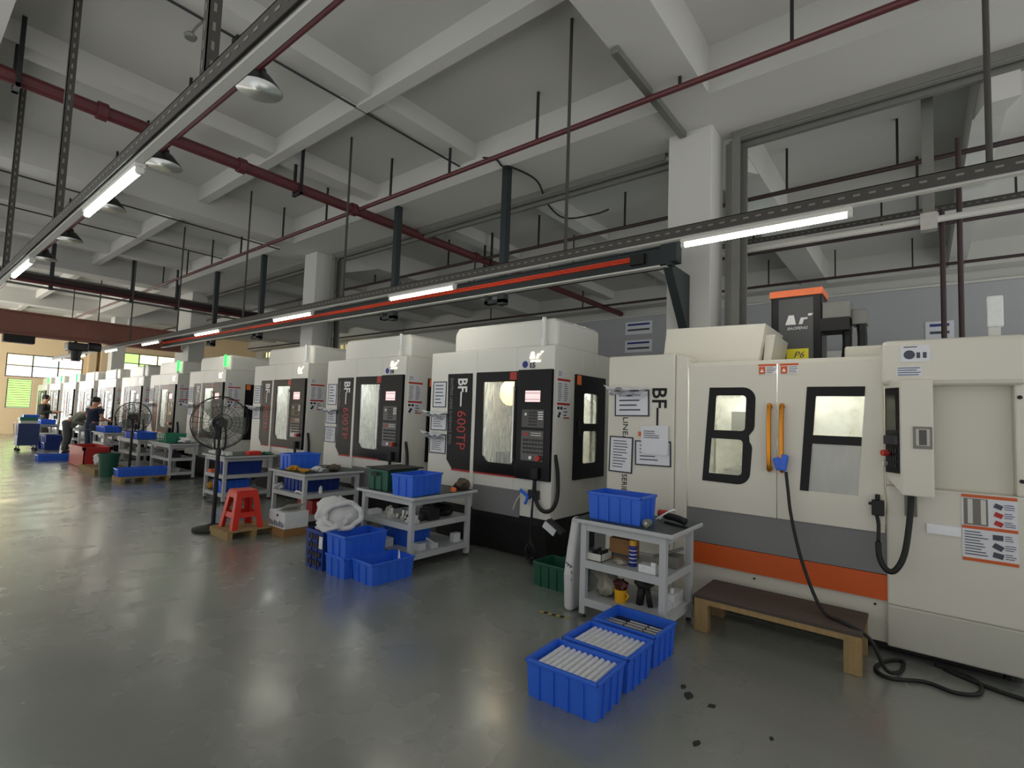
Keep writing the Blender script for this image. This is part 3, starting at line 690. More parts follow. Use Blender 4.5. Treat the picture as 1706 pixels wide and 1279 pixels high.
# papers held on the machine fronts
def papers(x, y0, y1, z0, z1, lab, frame=True, tilt=0., curl=False, lines=8, group=None, cx=None):
    c = ((y0+y1)/2, (z0+z1)/2)
    t = thing('framed_document', lab, 'document', (x, c[0], c[1]), group=group)
    M = Matrix.Translation((0, c[0], c[1])) @ Matrix.Rotation(tilt, 4, 'X') @ Matrix.Translation((0, -c[0], -c[1]))
    def fin(g, n, m=None):
        g.bm.transform(M); return g.out(n, m, t)
    if frame: fin(G().plate([[(y0, z0), (y1, z0), (y1, z1), (y0, z1)], [(y0+.012, z0+.012), (y1-.012, z0+.012), (y1-.012, z1-.012), (y0+.012, z1-.012)]], x-.006, x), 'frame', 'navy')
    g = G().m('paper').box(x-.003, x, y0+.01, y1-.01, z0+.01, z1-.01); sheet_lines(g, x-.003, y0+.03, y1-.03, z0+.04, z1-.03, lines, th=.0015, fill=.85); fin(g, 'sheet')
    if curl:
        g = G(); n = 9; rnd = random.Random(lines)
        for s in range(3):
            A = []; B = []
            for k in range(n):
                y = y1+.04-(y1-y0+.02)*k/(n-1); dz = .012*math.sin(k*1.7+s)+.01*rnd.random()
                A.append((x-.01-.012*s, y, z1-.05+.03*s+dz)); B.append((x-.09-.02*s, y+.01*s, z1-.03+.025*s-.05*(k/n)+dz*1.5))
            for k in range(n-1):
                f = [g.bm.verts.new(p) for p in (A[k], A[k+1], B[k+1], B[k])]; g._f(f)
        o = fin(g, 'loose_sheets', 'paper'); so = o.modifiers.new('s', 'SOLIDIFY'); so.thickness = .003
    return t
def docs(o, which, who):
    y = o.location.y
    papers(MX, y+1.68, y+1.93, 1.69, 2.03, 'topmost framed sheet on the left of '+who, lines=6)
    papers(MX, y+1.65, y+1.95, 1.39, 1.61, 'middle framed sheets with curled edges on '+who, curl=True, lines=5)
    if which: papers(MX, y+1.65, y+1.96, 1.09, 1.34, 'lowest framed sheet on the left of '+who, curl=which > 1, lines=7)
docs(MACH[0], 2, 'the nearest machine'); docs(MACH[1], 1, 'the second machine'); docs(MACH[2], 0, 'the third machine of the row')
docs(MACH[3], 0, 'the machine behind the nearer fan'); docs(MACH[4], 1, 'the machine behind the lettered teal crate')

# ------------------------------------------------------------------ the big lettered machine at the right
t = thing('milling_machine', 'big cream milling machine with black letters B and F on its double doors', 'machine tool', (MX, 1.0, 0))
FX = 4.66
g = G().box(4.62, 5.9, 1.78, 2.46, .04, 2.24).prism([(1.66, .04), (1.78, .04), (1.78, 2.24), (1.66, 2.2)], 'x', 4.64, 5.9)      # left column
g.out('left_column', 'mcream', t, bevel=.015)
g = G().box(FX+.02, 5.85, .2, 1.67, .07, .56).box(5.7, 5.85, .2, 1.67, .56, 2.1).box(FX-.01, 5.3, .2, 1.67, 2.11, 2.15).box(FX+.02, 5.85, .2, .24, .56, 2.11).box(FX+.02, 5.85, 1.6, 1.67, .56, 2.11).box(FX+.02, 5.7, .24, 1.6, .5, 1.02)
g.out('frame_body', 'mcream', t, bevel=.008)
g = G().m('inner').box(5.2, 5.69, .26, 1.58, 1.0, 2.08); g.m('innerdk').box(4.85, 5.3, .5, 1.4, 1.02, 1.2).box(5.0, 5.3, 1.15, 1.38, 1.5, 1.72).cyl((5.0, .95, 2.0), (5.0, .95, 1.5), .13, .08)
g.out('work_area', None, t)
G().box(4.75, 4.8, .5, 1.4, 2.05, 2.08).out('work_lamp', 'glow', t)
G().box(FX-.012, FX+.02, .2, 1.66, .56, .85).out('grey_band', 'mgrey', t)
G().box(FX-.014, FX+.02, .2, 1.66, .375, .555).out('orange_band', 'orange', t)
g = G()
for y in (1.1, .28): g.cyl((FX+.02, y, .33), (FX+.008, y, .33), .008, n=8)
g.out('screw_head', 'rubber', t)
def arc(cy, cz, r, a0, a1, n=6): return [(cy+r*math.cos(math.radians(a0+(a1-a0)*k/n)), cz+r*math.sin(math.radians(a0+(a1-a0)*k/n))) for k in range(n+1)]
hb1 = [(1.405, 1.85), (1.42, 1.548)] + arc(1.197, 1.578, .03, 270, 185, 4) + arc(1.188, 1.82, .03, 178, 90, 4)
hb2 = [(1.442, 1.475), (1.462, 1.172)] + arc(1.222, 1.202, .03, 270, 180, 4) + arc(1.214, 1.443, .03, 180, 90, 4)
bout = [(1.463, 1.92), (1.52, 1.1)] + arc(1.23, 1.2, .105, 270, 182, 6) + arc(1.2, 1.4, .09, 178, 140, 3) + [(1.135, 1.512)] + arc(1.19, 1.6, .098, 205, 180, 3) + arc(1.185, 1.82, .1, 178, 90, 6)
f1 = [(.645, 1.845), (.665, 1.54), (.348, 1.54), (.328, 1.845)]
f2 = [(.67, 1.473), (.697, 1.1), (.375, 1.1), (.352, 1.473)]
fout = [(.706, 1.92), (.758, 1.1), (.697, 1.1), (.67, 1.473), (.352, 1.473), (.348, 1.54), (.665, 1.54), (.645, 1.845), (.328, 1.845), (.323, 1.92)]
for nm, a, b, holes, letter, lh, pm_ in (('left', .925, 1.645, [hb1, hb2], bout, [hb1, hb2], 'haze'), ('right', .215, .92, [f1, f2], fout, [], 'frost')):
    d = G().plate([[(a, .855), (b, .855), (b, 2.115), (a, 2.115)]]+holes, FX-.03, FX-.005).out('door', 'mcream', t, bevel=.004)
    G().plate([letter]+lh, FX-.034, FX-.03).out('letter', 'black', d)
    for q, h in enumerate(holes): G().prism(h, 'x', FX-.022, FX-.014).out('window_pane', 'haze' if (nm == 'left' or q == 0) else 'frost', d)
    yh = .972 if nm == 'left' else .88
    G().tube([(FX-.03, yh, 1.755), (FX-.075, yh, 1.75), (FX-.085, yh, 1.5), (FX-.075, yh, 1.26), (FX-.03, yh, 1.255)], .018, 10, 6).out('handle', 'gold', d, smooth=True)
    y0 = .93 if nm == 'left' else .765
    g = G().m('white').box(FX-.034, FX-.03, y0, y0+.135, 2.03, 2.11); g.m('orange').box(FX-.036, FX-.034, y0, y0+.135, 2.095, 2.112).box(FX-.036, FX-.034, y0+.08, y0+.13, 2.03, 2.09); sheet_lines(g, FX-.034, y0, y0+.075, 2.035, 2.09, 4, 'ink', fill=.95)
    g.m('white').prism([(y0+.09, 2.045), (y0+.12, 2.045), (y0+.105, 2.075)], 'x', FX-.038, FX-.036); g.out('warning_label', None, d)
g = G().hull([(4.86, 2.0, 2.15), (4.86, 1.12, 2.15), (4.86, 1.06, 2.5), (4.86, 1.96, 2.52)], [(5.6, 2.0, 2.15), (5.6, 1.12, 2.15), (5.6, 1.06, 2.5), (5.6, 1.96, 2.52)])
g.out('roof_hood', 'mcream', t, bevel=.006)
G().hull([(4.95, 1.1, 2.15), (4.95, 1.04, 2.15), (4.95, 1.0, 2.41), (4.95, 1.08, 2.41)], [(5.5, 1.1, 2.15), (5.5, 1.04, 2.15), (5.5, 1.0, 2.41), (5.5, 1.08, 2.41)]).out('hood_flap', 'mcream', t)
# spindle head column
h = G().box(5.6, 5.95, .73, 1.17, 2.0, 2.9).out('spindle_head', 'dsteel', t, bevel=.01)
h.data.materials[0] = MT['black']
G().box(5.595, 5.6, .8, 1.1, 2.1, 2.86).out('cover_plate', 'mgrey', h).data.materials[0] = pm('graphite_cover', (70, 71, 74), .45, noise=2, amt=.12)
G().box(5.58, 5.96, .72, 1.18, 2.88, 2.945).out('orange_cap', 'orange2', h)
logo_mark(1.04, 2.6, .15, h, 'white', 5.594)
g = G().m('note').box(5.592, 5.597, .84, 1.03, 2.22, 2.36); o = g.out('yellow_note', None, h)
text('P6', .09, (5.591, .97, 2.27), FRONT, 'ink', 'lettering', o, .001, shear=.3)
G().box(5.62, 5.9, .5, .73, 2.64, 2.8).box(5.7, 5.9, .38, .5, 2.58, 2.72).out('cable_box', 'galv', h, bevel=.006)
G().box(5.6, 5.9, .51, .74, 2.52, 2.64).out('bracket', 'rubber', h)
for y in (.55, .43): G().tube([(5.75, y, 2.6), (5.75, y-.01, 2.4), (5.75, y+.02, 2.1)], .04, 10).out('cable_sleeve', 'rubber', h, smooth=True)
G().box(5.3, 5.75, .24, .52, 2.15, 2.32).out('tray_cover', 'mcream', t, bevel=.02)
# right hand cabinet
g = G().box(4.63, 5.6, -.53, .205, .36, 1.2).box(4.63, 5.6, -.53, -.475, 1.2, 1.93).box(4.63, 5.6, .12, .205, 1.2, 1.93).box(4.72, 5.6, -.48, .13, 1.18, 1.95)
g.out('cabinet', 'mcream', t, bevel=.012)
G().box(4.55, 5.6, -.54, .225, 1.92, 2.245).out('cabinet_hood', 'mcream', t, bevel=.035)
G().box(4.625, 5.6, -.53, .208, .07, .36).out('skirt', 'mcream2', t, bevel=.012)
g = G()
for z in (1.84, 1.3): g.cyl((4.632, -.5, z), (4.62, -.5, z), .013, n=10)
g.out('cable_gland', 'rubber', t)
G().box(4.63, 4.67, -.42, -.36, 2.245, 2.31).out('signal_base', 'duct', t, bevel=.004)
G().box(4.62, 4.68, -.435, -.355, 2.31, 2.52).out('signal_lamp', 'lens', t, bevel=.008)
g = G().m('paper').box(4.546, 4.55, -.055, .11, 2.085, 2.2); g.m('ink').cyl((4.546, .06, 2.135), (4.544, .06, 2.135), .032, n=18); sheet_lines(g, 4.546, -.05, .1, 2.18, 2.2, 1); g.m('ink').box(4.544, 4.546, -.035, -.015, 2.11, 2.15).box(4.544, 4.546, .0, .02, 2.11, 2.15); g.out('maker_plate', None, t)
g = G().m('paper').box(4.546, 4.55, -.01, .135, 1.985, 2.05); sheet_lines(g, 4.546, -.01, .135, 1.985, 2.05, 4, 'bluesteel', fill=.95); g.out('notice_strip', None, t)
# instruction plate with pictures
g = G().m('paper').box(4.624, 4.63, -.475, -.205, .76, 1.19); g.m('orange')
for z in (1.17, .965, .755): g.box(4.622, 4.624, -.475, -.205, z, z+.02)
g.m('slothole').box(4.622, 4.624, -.335, -.215, .99, 1.165).m('duct').box(4.621, 4.622, -.325, -.3, 1.0, 1.16).box(4.621, 4.622, -.26, -.235, 1.0, 1.16); sheet_lines(g, 4.624, -.335, -.21, .79, .955, 9, 'ink', fill=.95)
for q, z in enumerate((1.125, 1.07, 1.015)):
    g.m(('ink', 'redline', 'redline')[q]).bx((4.622, -.385, z), (.002, .04, .03), rx=.4); sheet_lines(g, 4.624, -.468, -.41, z-.02, z+.02, 3, 'bluesteel', fill=.9)
for q, z in enumerate((.925, .865, .81)):
    g.m('ink').bx((4.622, -.38, z), (.002, .05, .034), rx=(0, .5, .2)[q]); sheet_lines(g, 4.624, -.468, -.41, z-.02, z+.02, 3, 'ink', fill=.9)
g.out('instruction_plate', None, t)
G().prism([(-.02, .9), (-.02, .965), (-.2, .965), (-.2, .9)], 'x', 4.615, 4.63).cyl((4.615, -.045, .933), (4.61, -.045, .933), .014, n=12).out('lock_plate', 'alu', t)
# operator pendant, its screen turned to the doors
b = G().hull([(4.48, -.065, 1.15), (4.48, .11, 1.15), (4.6, .2, 1.26), (4.64, .2, 1.26), (4.64, -.065, 1.2)], [(4.48, -.065, 1.955), (4.48, .11, 1.955), (4.6, .2, 1.955), (4.64, .2, 1.955), (4.64, -.065, 1.955)]).out('operator_pendant', 'mcream', t, bevel=.012)
nx, ny = -.6, .8                                          # outward normal of the slanted face
def onface(u, z, off=.004): return (4.48+.12*u+nx*off, .11+.09*u+ny*off, z)
g = G()
def slab(g, u0, u1, z0, z1, d0, d1): g.hull([onface(u0, z0, d0), onface(u1, z0, d0), onface(u1, z1, d0), onface(u0, z1, d0)], [onface(u0, z0, d1), onface(u1, z0, d1), onface(u1, z1, d1), onface(u0, z1, d1)])
g.m('black'); slab(g, .1, .93, 1.3, 1.9, 0, .012); g.m('smoke'); slab(g, .2, .8, 1.6, 1.85, .012, .015); g.m('dsteel')
for i in range(4):
    for j in range(3): slab(g, .2+.16*i, .3+.16*i, 1.34+.05*j, 1.37+.05*j, .012, .016)
slab(g, .12, .9, 1.5, 1.56, .012, .03)
g.out('operator_panel', None, b)
p0 = Vector(onface(.8, 1.435, .012)); p1 = Vector(onface(.8, 1.435, .05)); G().cyl(p0, p1, .022).out('emergency_stop', 'redletter', b)
p0 = Vector(onface(.85, 1.36, .012)); p1 = Vector(onface(.85, 1.36, .04)); G().cyl(p0, p1, .014).out('selector_knob', 'steel', b)
G().plate([[(-.058, 1.48), (.045, 1.48), (.045, 1.63), (-.058, 1.63)], [(-.045, 1.5), (.03, 1.5), (.03, 1.615), (-.045, 1.615)]], 4.472, 4.48).out('latch_frame', 'galv', b)
G().box(4.474, 4.48, -.028, .013, 1.505, 1.608).out('latch_handle', 'smoke', b)
G().tube([(4.6, .06, 1.18), (4.56, .07, 1.0), (4.5, .1, .76), (4.48, .15, .64), (4.48, .2, .63), (4.5, .24, .7), (4.54, .25, .8)], .019, 8, 6).out('corrugated_hose', 'rubber', t, smooth=True)
G().box(4.61, 4.63, .03, .1, 1.0, 1.17).out('gland_plate', 'galv', t)
hp = G().box(4.58, 4.625, .215, .29, .98, 1.09).box(4.59, 4.625, .24, .27, 1.09, 1.13).box(4.6, 4.625, .285, .31, 1.05, 1.07).out('hand_pendant', 'rubber', t, bevel=.006)
G().tube([(4.6, .26, .98), (4.59, .25, .92), (4.56, .25, .8)], .012).out('pendant_lead', 'rubber', hp, smooth=True)
g = G()
for y in (2.35, 1.75, .3, -.45): g.cyl((4.8, y, 0), (4.8, y, .08), .06, .04)
g.box(4.75, 5.7, -.4, 2.3, .012, .07).out('base', 'oily', t)
text('BF—', .2, (4.618, 1.99, 1.93), FRONTV, 'black', 'lettering', t, .002, sx=.98, bold=.003)
text('LINEAR', .075, (4.618, 2.29, 1.64), FRONTV, 'black', 'lettering', t, .002, sx=1.2)
text('SERIES', .075, (4.618, 2.29, 1.085), FRONTV, 'black', 'lettering', t, .002, sx=1.0)
papers(4.615, 2.02, 2.38, 1.645, 1.9, 'framed sheets with a curled bundle on top, on the lettered machine', curl=True, lines=4, tilt=-.02)
papers(4.615, 2.18, 2.43, 1.095, 1.445, 'tall framed sheet, lower left one on the side column of the lettered machine', lines=10, tilt=.02)
papers(4.615, 1.8, 2.155, 1.185, 1.42, 'wide framed sheet partly covered by loose papers on the lettered machine', lines=5, tilt=-.02)
t = thing('loose_papers', 'loose white papers stuck over the wide framed sheet on the lettered machine', 'papers', (4.605, 1.95, 1.4))
g = G().m('paper').bx((4.603, 1.96, 1.49), (.004, .27, .15), rx=-.03).bx((4.598, 1.955, 1.365), (.004, .26, .14), rx=.04); sheet_lines(g, 4.6, 1.84, 2.08, 1.44, 1.52, 4); g.out('sheet', None, t)
G().box(4.6, 4.606, 2.09, 2.12, 1.46, 1.5).out('orange_tag', 'orange', t)
t = thing('hand_scanner', 'blue gripped tool hanging by the right door handle of the lettered machine', 'tool', (4.56, .86, 1.25))
G().bx((4.57, .86, 1.31), (.05, .05, .13), rx=.15).bx((4.57, .9, 1.3), (.03, .06, .1), rx=-.3).out('grip', 'blue', t, bevel=.012)
G().tube([(4.57, .845, 1.24), (4.565, .83, 1.1), (4.53, .8, .9), (4.42, .71, .6), (4.3, .57, .32), (4.2, .42, .29), (4.16, .28, .24), (4.2, .2, .06), (4.36, .13, .012), (4.56, .12, .012), (4.5, .2, .012), (4.3, .26, .012), (4.2, .18, .012), (4.3, .0, .012), (4.26, -.14, .012), (4.34, -.25, .012), (4.52, -.27, .012), (4.62, -.18, .012), (4.66, -.05, .012)], .012, 8, 8).out('lead', 'rubber', t, smooth=True)
t = thing('floor_cable', 'black cable lying under the front of the right cabinet', 'cable', (4.5, -.5, 0))
G().tube([(4.62, -.1, .012), (4.5, -.3, .012), (4.45, -.5, .012), (4.5, -.8, .012), (4.4, -1.1, .012)], .013, 8, 8).out('cable_run', 'rubber', t, smooth=True)

# ------------------------------------------------------------------ work benches
def bench(x0, x1, y0, y1, h, lab, shelves=(.46, .16), mat_top=True, side_panel=False):
    t = thing('work_bench', lab, 'bench', (x0, (y0+y1)/2, 0), group='grey work benches in front of the machines')
    tp = G().box(x0, x1, y0, y1, h-.03, h).out('tabletop', 'bench', t, bevel=.005)
    if mat_top: G().box(x0+.015, x1-.015, y0+.015, y1-.015, h-.002, h+.004).out('rubber_mat', 'mat', tp)
    a, b, c, d = x0+.06, x1-.06, y0+.09, y1-.09
    g = G()
    for y in (c, d): g.box(a-.02, b+.02, y-.02, y+.02, h-.09, h-.03)
    for x in (a, b): g.box(x-.02, x+.02, c, d, h-.09, h-.03)
    g.out('apron', 'bench', t)
    for x in (a, b):
        for y in (c, d):
            L = G().box(x-.026, x+.026, y-.026, y+.026, .03, h-.03).out('leg', 'bench', t, bevel=.004)
            G().cyl((x, y, 0), (x, y, .03), .022, .014).out('foot', 'dsteel', L)
    for z in shelves:
        G().plate([[(c-.02, z-.06), (d+.02, z-.06), (d+.02, z), (c-.02, z)]], a-.028, a-.022).box(a-.025, b+.025, c-.02, d+.02, z-.012, z-.004).box(b+.02, b+.028, c-.02, d+.02, z-.06, z).box(a-.02, b+.02, c-.024, c-.018, z-.06, z).box(a-.02, b+.02, d+.018, d+.024, z-.06, z).out('shelf', 'bench', t)
    return t
B1 = bench(3.67, 4.33, 1.41, 2.26, .785, 'grey bench nearest the camera, beside the lettered machine, dark green top')
B2 = bench(3.47, 4.42, 4.0, 4.98, .745, 'grey bench carrying a green and a blue crate in front of the nearest white machine')
B3 = bench(3.63, 4.56, 6.37, 7.36, .74, 'grey bench with tan gloves and a blue crate on top')
B4 = bench(3.68, 4.56, 8.98, 9.9, .775, 'grey bench right behind the nearer fan, two blue crates on its shelves')
B5 = bench(3.98, 4.56, 12.44, 13.75, .77, 'grey bench holding the lettered teal crate')
B6 = bench(3.84, 4.5, 14.0, 15.6, .77, 'grey bench behind the farther fan with a long blue crate')
B7 = bench(3.95, 4.5, 17.3, 18.5, .78, 'grey bench beside the navy-shirted worker, blue crate on top', (.5, .2))
B8 = bench(3.95, 4.5, 20.0, 21.0, .78, 'grey bench the grey-clad worker bends over')
B9 = bench(3.5, 4.1, 23.2, 24.4, .78, 'farthest grey bench, blue crate on top, beside the dark-shirted worker')
zs = .456; zb = .156
# ------------------------------------------------------------------ crates
def crate(L, Wd, H, mat, name='storage_crate', holes=False):
    """open crate standing on the origin, L along y, Wd along x"""
    t = thing(name, 'x', 'crate')
    g = G().m(mat); w = .012; k = .02
    o0 = [(-Wd/2+k, -L/2+k), (Wd/2-k, -L/2+k), (Wd/2-k, L/2-k), (-Wd/2+k, L/2-k)]; o1 = [(-Wd/2+.008, -L/2+.008), (Wd/2-.008, -L/2+.008), (Wd/2-.008, L/2-.008), (-Wd/2+.008, L/2-.008)]
    def sh(p, d): return [(x-math.copysign(d, x), y-math.copysign(d, y)) for x, y in p]
    A = [Vector((*p, 0)) for p in o0]; B = [Vector((*p, H)) for p in o1]; C = [Vector((*p, H)) for p in sh(o1, w)]; D = [Vector((*p, w)) for p in sh(o0, w)]
    va, vb, vc, vd = ([g.bm.verts.new(p) for p in q] for q in (A, B, C, D))
    for i in range(4):
        j = (i+1) % 4
        g._f([va[i], va[j], vb[j], vb[i]]); g._f([vb[i], vb[j], vc[j], vc[i]]); g._f([vc[i], vc[j], vd[j], vd[i]])
    g._f(va[::-1]); g._f(vd)
    tub = g; g = G()
    for s in (-1, 1):
        g.box(s*Wd/2-(.014 if s > 0 else 0), s*Wd/2+(.014 if s < 0 else 0), -L/2, L/2, H-.02, H)
        g.box(-Wd/2, Wd/2, s*L/2-(.014 if s > 0 else 0), s*L/2+(.014 if s < 0 else 0), H-.02, H)
    g.out('rim', mat, t, bevel=.004)
    g = tub; n = max(3, int(L/.09)); m_ = max(2, int(Wd/.09))
    for s in (-1, 1):
        for i in range(1, n): y = -L/2+L*i/n; g.hull([(s*(Wd/2-k), y-.005, .0), (s*(Wd/2-k), y+.005, 0), (s*(Wd/2-k+.014), y+.005, 0), (s*(Wd/2-k+.014), y-.005, 0)], [(s*(Wd/2-.014), y-.005, H-.03), (s*(Wd/2-.014), y+.005, H-.03), (s*(Wd/2-.001), y+.005, H-.03), (s*(Wd/2-.001), y-.005, H-.03)])
        for i in range(1, m_): x = -Wd/2+Wd*i/m_; g.hull([(x-.005, s*(L/2-k), 0), (x+.005, s*(L/2-k), 0), (x+.005, s*(L/2-k+.014), 0), (x-.005, s*(L/2-k+.014), 0)], [(x-.005, s*(L/2-.014), H-.03), (x+.005, s*(L/2-.014), H-.03), (x+.005, s*(L/2-.001), H-.03), (x-.005, s*(L/2-.001), H-.03)])
    if holes:
        g.m('navy')
        for s in (-1, 1):
            for i in range(5):
                for j in range(4): g.box(s*(Wd/2-.006)-.006, s*(Wd/2-.006)+.006, -L/2+.05+i*(L-.1)/5, -L/2+.05+(i+.7)*(L-.1)/5, .04+j*H*.22, .04+(j+.6)*H*.22)
            for i in range(5):
                for j in range(4): g.box(-Wd/2+.05+i*(Wd-.1)/5, -Wd/2+.05+(i+.7)*(Wd-.1)/5, s*(L/2-.006)-.006, s*(L/2-.006)+.006, .04+j*H*.22, .04+(j+.6)*H*.22)
    g.out('tub', None, t)
    return t
cr = crate(.47, .36, .21, 'blue'); cr_s = crate(.48, .31, .22, 'blue'); cr_g = crate(.46, .34, .22, 'green'); cr_l = crate(.34, .5, .2, 'blue'); cr_t = crate(.34, .42, .38, 'blue2', holes=True); cr_d = crate(.5, .62, .24, 'blue2'); cr_w = crate(.9, .42, .16, 'blue'); cr_tg = crate(.5, .42, .2, 'green2'); cr_d2 = crate(.5, .42, .24, 'blue2')
GB = 'blue storage crates'
dup(cr, (2.655, 1.585, 0), 'front blue crate of three in a line on the floor, ribbed aluminium parts inside', .04)
dup(cr, (3.045, 1.585, 0), 'middle blue crate of the three in a line on the floor, ribbed aluminium plates inside', .0)
dup(cr, (3.45, 1.59, 0), 'rear blue crate of the three on the floor, beside the nearest bench, steel bars inside', -.02)
dup(cr_s, (3.9, 1.93, .789), 'empty blue crate on top of the nearest bench', 0)
dup(cr_s, (3.68, 4.2, .749), 'blue crate on the bench before the nearest white machine', -1.45)
dup(cr_g, (3.75, 4.7, .749), 'dark green crate with black lid beside a blue crate on a bench', -1.5)
dup(cr_l, (3.14, 4.45, 0), 'blue crate on the floor under another, at the foot of the second bench', .0)
dup(cr_l, (3.14, 4.45, .2), 'blue crate stacked on another blue crate beside the white sack', .0)
dup(cr_l, (3.21, 4.1, 0), 'low blue crate in front of the stacked pair, a crumpled sheet inside', -.02)
dup(cr_t, (3.1, 4.83, 0), 'tall dark blue lattice crate under the white sack', 0)
dup(cr_l, (3.86, 4.57, zb), 'blue crate on the lowest shelf of the second bench, behind the stacked pair', 1.57)
dup(cr_s, (3.95, 7.08, .744), 'blue crate behind the tan gloves on the third bench', 1.57)
dup(cr_d, (4.05, 6.9, zs), 'dark blue crate on the middle shelf of the bench with the gloves', 0)
dup(cr_d, (4.1, 9.4, zs), 'dark blue crate on the middle shelf of the bench behind the nearer fan', 0)
dup(cr_l, (3.98, 9.35, zb), 'blue crate on the lowest shelf of the bench behind the nearer fan', 0)
dup(cr_tg, (4.2, 13.0, .774), 'teal crate with white lettering on the bench behind the pallet with the blue crate', .0)
dup(cr_w, (4.1, 14.75, .774), 'long blue crate on the bench behind the farther fan', .0)
dup(cr_w, (4.2, 17.85, .784), 'long blue crate on the bench beside the navy-shirted worker', 0)
dup(cr_w, (3.8, 23.8, .784), 'blue crate on the farthest bench before the dark-shirted worker', 0)
dup(cr_w, (3.62, 12.78, .112), 'blue crate on a small wooden pallet by the leg of the teal crate bench', 1.5)
dup(cr_w, (3.25, 18.35, 0), 'low blue crate on the floor under the bending worker', 1.57)
dup(cr_d2, (3.7, 23.0, 0), 'blue crate on the floor by the far navy cart', 0)
dup(cr_d2, (3.75, 22.4, 0), 'blue crate on the floor between the far cart and the bending worker', 0)
dup(cr_d2, (3.75, 22.4, .24), 'blue crate stacked on another between the far cart and the bending worker', .1)
gc = dup(cr_g, (4.25, 2.72, 0), 'dark green crate on the floor in the shade under the nearest machine', 0)
for o in list(COL.objects):
    if o.parent is None and o.name.startswith('storage_crate'): o['group'] = 'plastic storage crates'
tc = [o for o in COL.objects if o.parent is None and str(o.get('label', '')).startswith('teal crate with')][0]
g = G()
for k in range(4):                                           # worn white characters, unreadable at this distance
    y0 = 13.19-.1*k; x = 3.987
    g.box(x-.003, x, y0-.075, y0, .9, .908).box(x-.003, x, y0-.042, y0-.034, .87, .935).box(x-.003, x, y0-.07, y0-.062, .868, .9).box(x-.003, x, y0-.075, y0-.005, .928, .936).box(x-.003, x, y0-.018, y0-.01, .868, .9).box(x-.003, x, y0-.055, y0-.02, .83, .845)
g.out('lettering', 'white', tc)
gl = [o for o in COL.objects if o.parent is None and str(o.get('label', '')).startswith('dark green crate with black lid')][0]
for q in (cr, cr_s, cr_g, cr_l, cr_t, cr_d, cr_w, cr_tg, cr_d2): drop(q)
G().box(3.54, 4.02, 4.49, 4.92, .972, .985).out('lid', 'rubber', gl)
G().box(3.497, 3.503, 4.66, 4.76, .9, .94).out('grip_opening', 'rubber', gl)
# aluminium plates and steel bars in the three floor crates
def ribbed(x, y, z):
    t = thing('aluminium_part', 'x', 'part')
    g = G().prism([(-.016, 0), (-.016, .038), (-.011, .048), (0, .052), (.011, .048), (.016, .038), (.016, 0)], 'x', -.075, .075)
    o = g.out('body', 'alu', t, bevel=.002); return t
pa = ribbed(0, 0, 0)
for cx, cy, z, rz, lab, gr in ((2.655, 1.585, .14, .04, 'ribbed aluminium part standing in rows in the front floor crate', 'aluminium parts in the front crate'), (3.045, 1.585, .14, 0, 'ribbed aluminium part standing in rows in the middle floor crate', 'aluminium parts in the middle crate')):
    R = Matrix.Rotation(rz, 3, 'Z')
    for i in range(2):
        for j in range(10):
            p = R @ Vector((-.075+.152*i, -.175+.0385*j, 0)); dup(pa, (cx+p.x, cy+p.y, z), lab, rz, gr)
    lone(G().bx((cx, cy, z-.065), (.29, .4, .124), rz=rz), 'aluminium_layer', 'alu', 'lower layer of aluminium parts in the '+('front' if cx < 3 else 'middle')+' floor crate', 'part layer')
drop(pa)
o = lone(G().bx((2.52, 1.55, .172), (.025, .36, .02), rz=.05), 'aluminium_strip', 'alu', 'thin aluminium strip along the rim of the front floor crate', 'strip', bevel=.002)
o0 = lone(G().bx((0, 0, .008), (.014, .135, .016)), 'steel_bar', 'steel', 'bright steel bar lying in rows in the rear floor crate', 'bar', 'steel bars in the rear crate', bevel=.003)
for i in range(3):
    for j in range(4+(i > 0)):
        o = o0.copy(); COL.objects.link(o); o.location = (3.35+.045*j, 1.74-.145*i, .146)
bpy.data.objects.remove(o0)
lone(G().box(3.3, 3.6, 1.4, 1.79, .015, .145), 'lower_layer', 'dsteel', 'dark layer under the steel bars in the rear floor crate', 'layer')

# ------------------------------------------------------------------ things on and in the benches
def small(name, lab, cat, fn, mat, group=None, **kw): g = G(); fn(g); return lone(g, name, mat, lab, cat, group, **kw)
# nearest bench
t = thing('heat_gun', 'dark red handled power tool lying on the nearest bench', 'power tool', (4.1, 1.55, .8))
G().tube([(4.16, 1.66, .83), (4.12, 1.56, .83), (4.08, 1.47, .82)], .028, 10).out('barrel', 'rubber', t, smooth=True)
G().bx((4.17, 1.69, .845), (.07, .08, .05), rz=.3).out('housing', 'redline', t, bevel=.012)
G().tube([(4.05, 1.62, .797), (4.0, 1.5, .797), (3.98, 1.42, .8)], .012).out('grip', 'rubber', t, smooth=True)
t = thing('pipe_roller', 'small grey wheel leaning on the blue crate on the nearest bench', 'wheel', (3.78, 1.66, .81))
G().cyl((3.77, 1.66, .82), (3.81, 1.655, .82), .032, n=20).out('tyre', 'galv', t); G().cyl((3.765, 1.66, .82), (3.815, 1.655, .82), .012, n=12).out('hub', 'duct', t)
small('white_cable', 'white cable loop on the nearest bench behind the crate', 'cable', lambda g: g.tube([(4.1, 1.72, .8), (4.14, 1.64, .86), (4.2, 1.6, .88), (4.2, 1.66, .84), (4.12, 1.7, .8)], .007), 'white', smooth=True)
t = thing('spray_can', 'blue spray can with yellow cap on the middle shelf of the nearest bench', 'spray can', (3.85, 1.8, zs))
G().cyl((3.85, 1.8, zs), (3.85, 1.8, zs+.16), .032, n=18).out('can_body', 'canblue', t, smooth=False); G().cyl((3.85, 1.8, zs+.16), (3.85, 1.8, zs+.2), .03, .026, n=18).out('cap', 'yellow', t)
g = G()
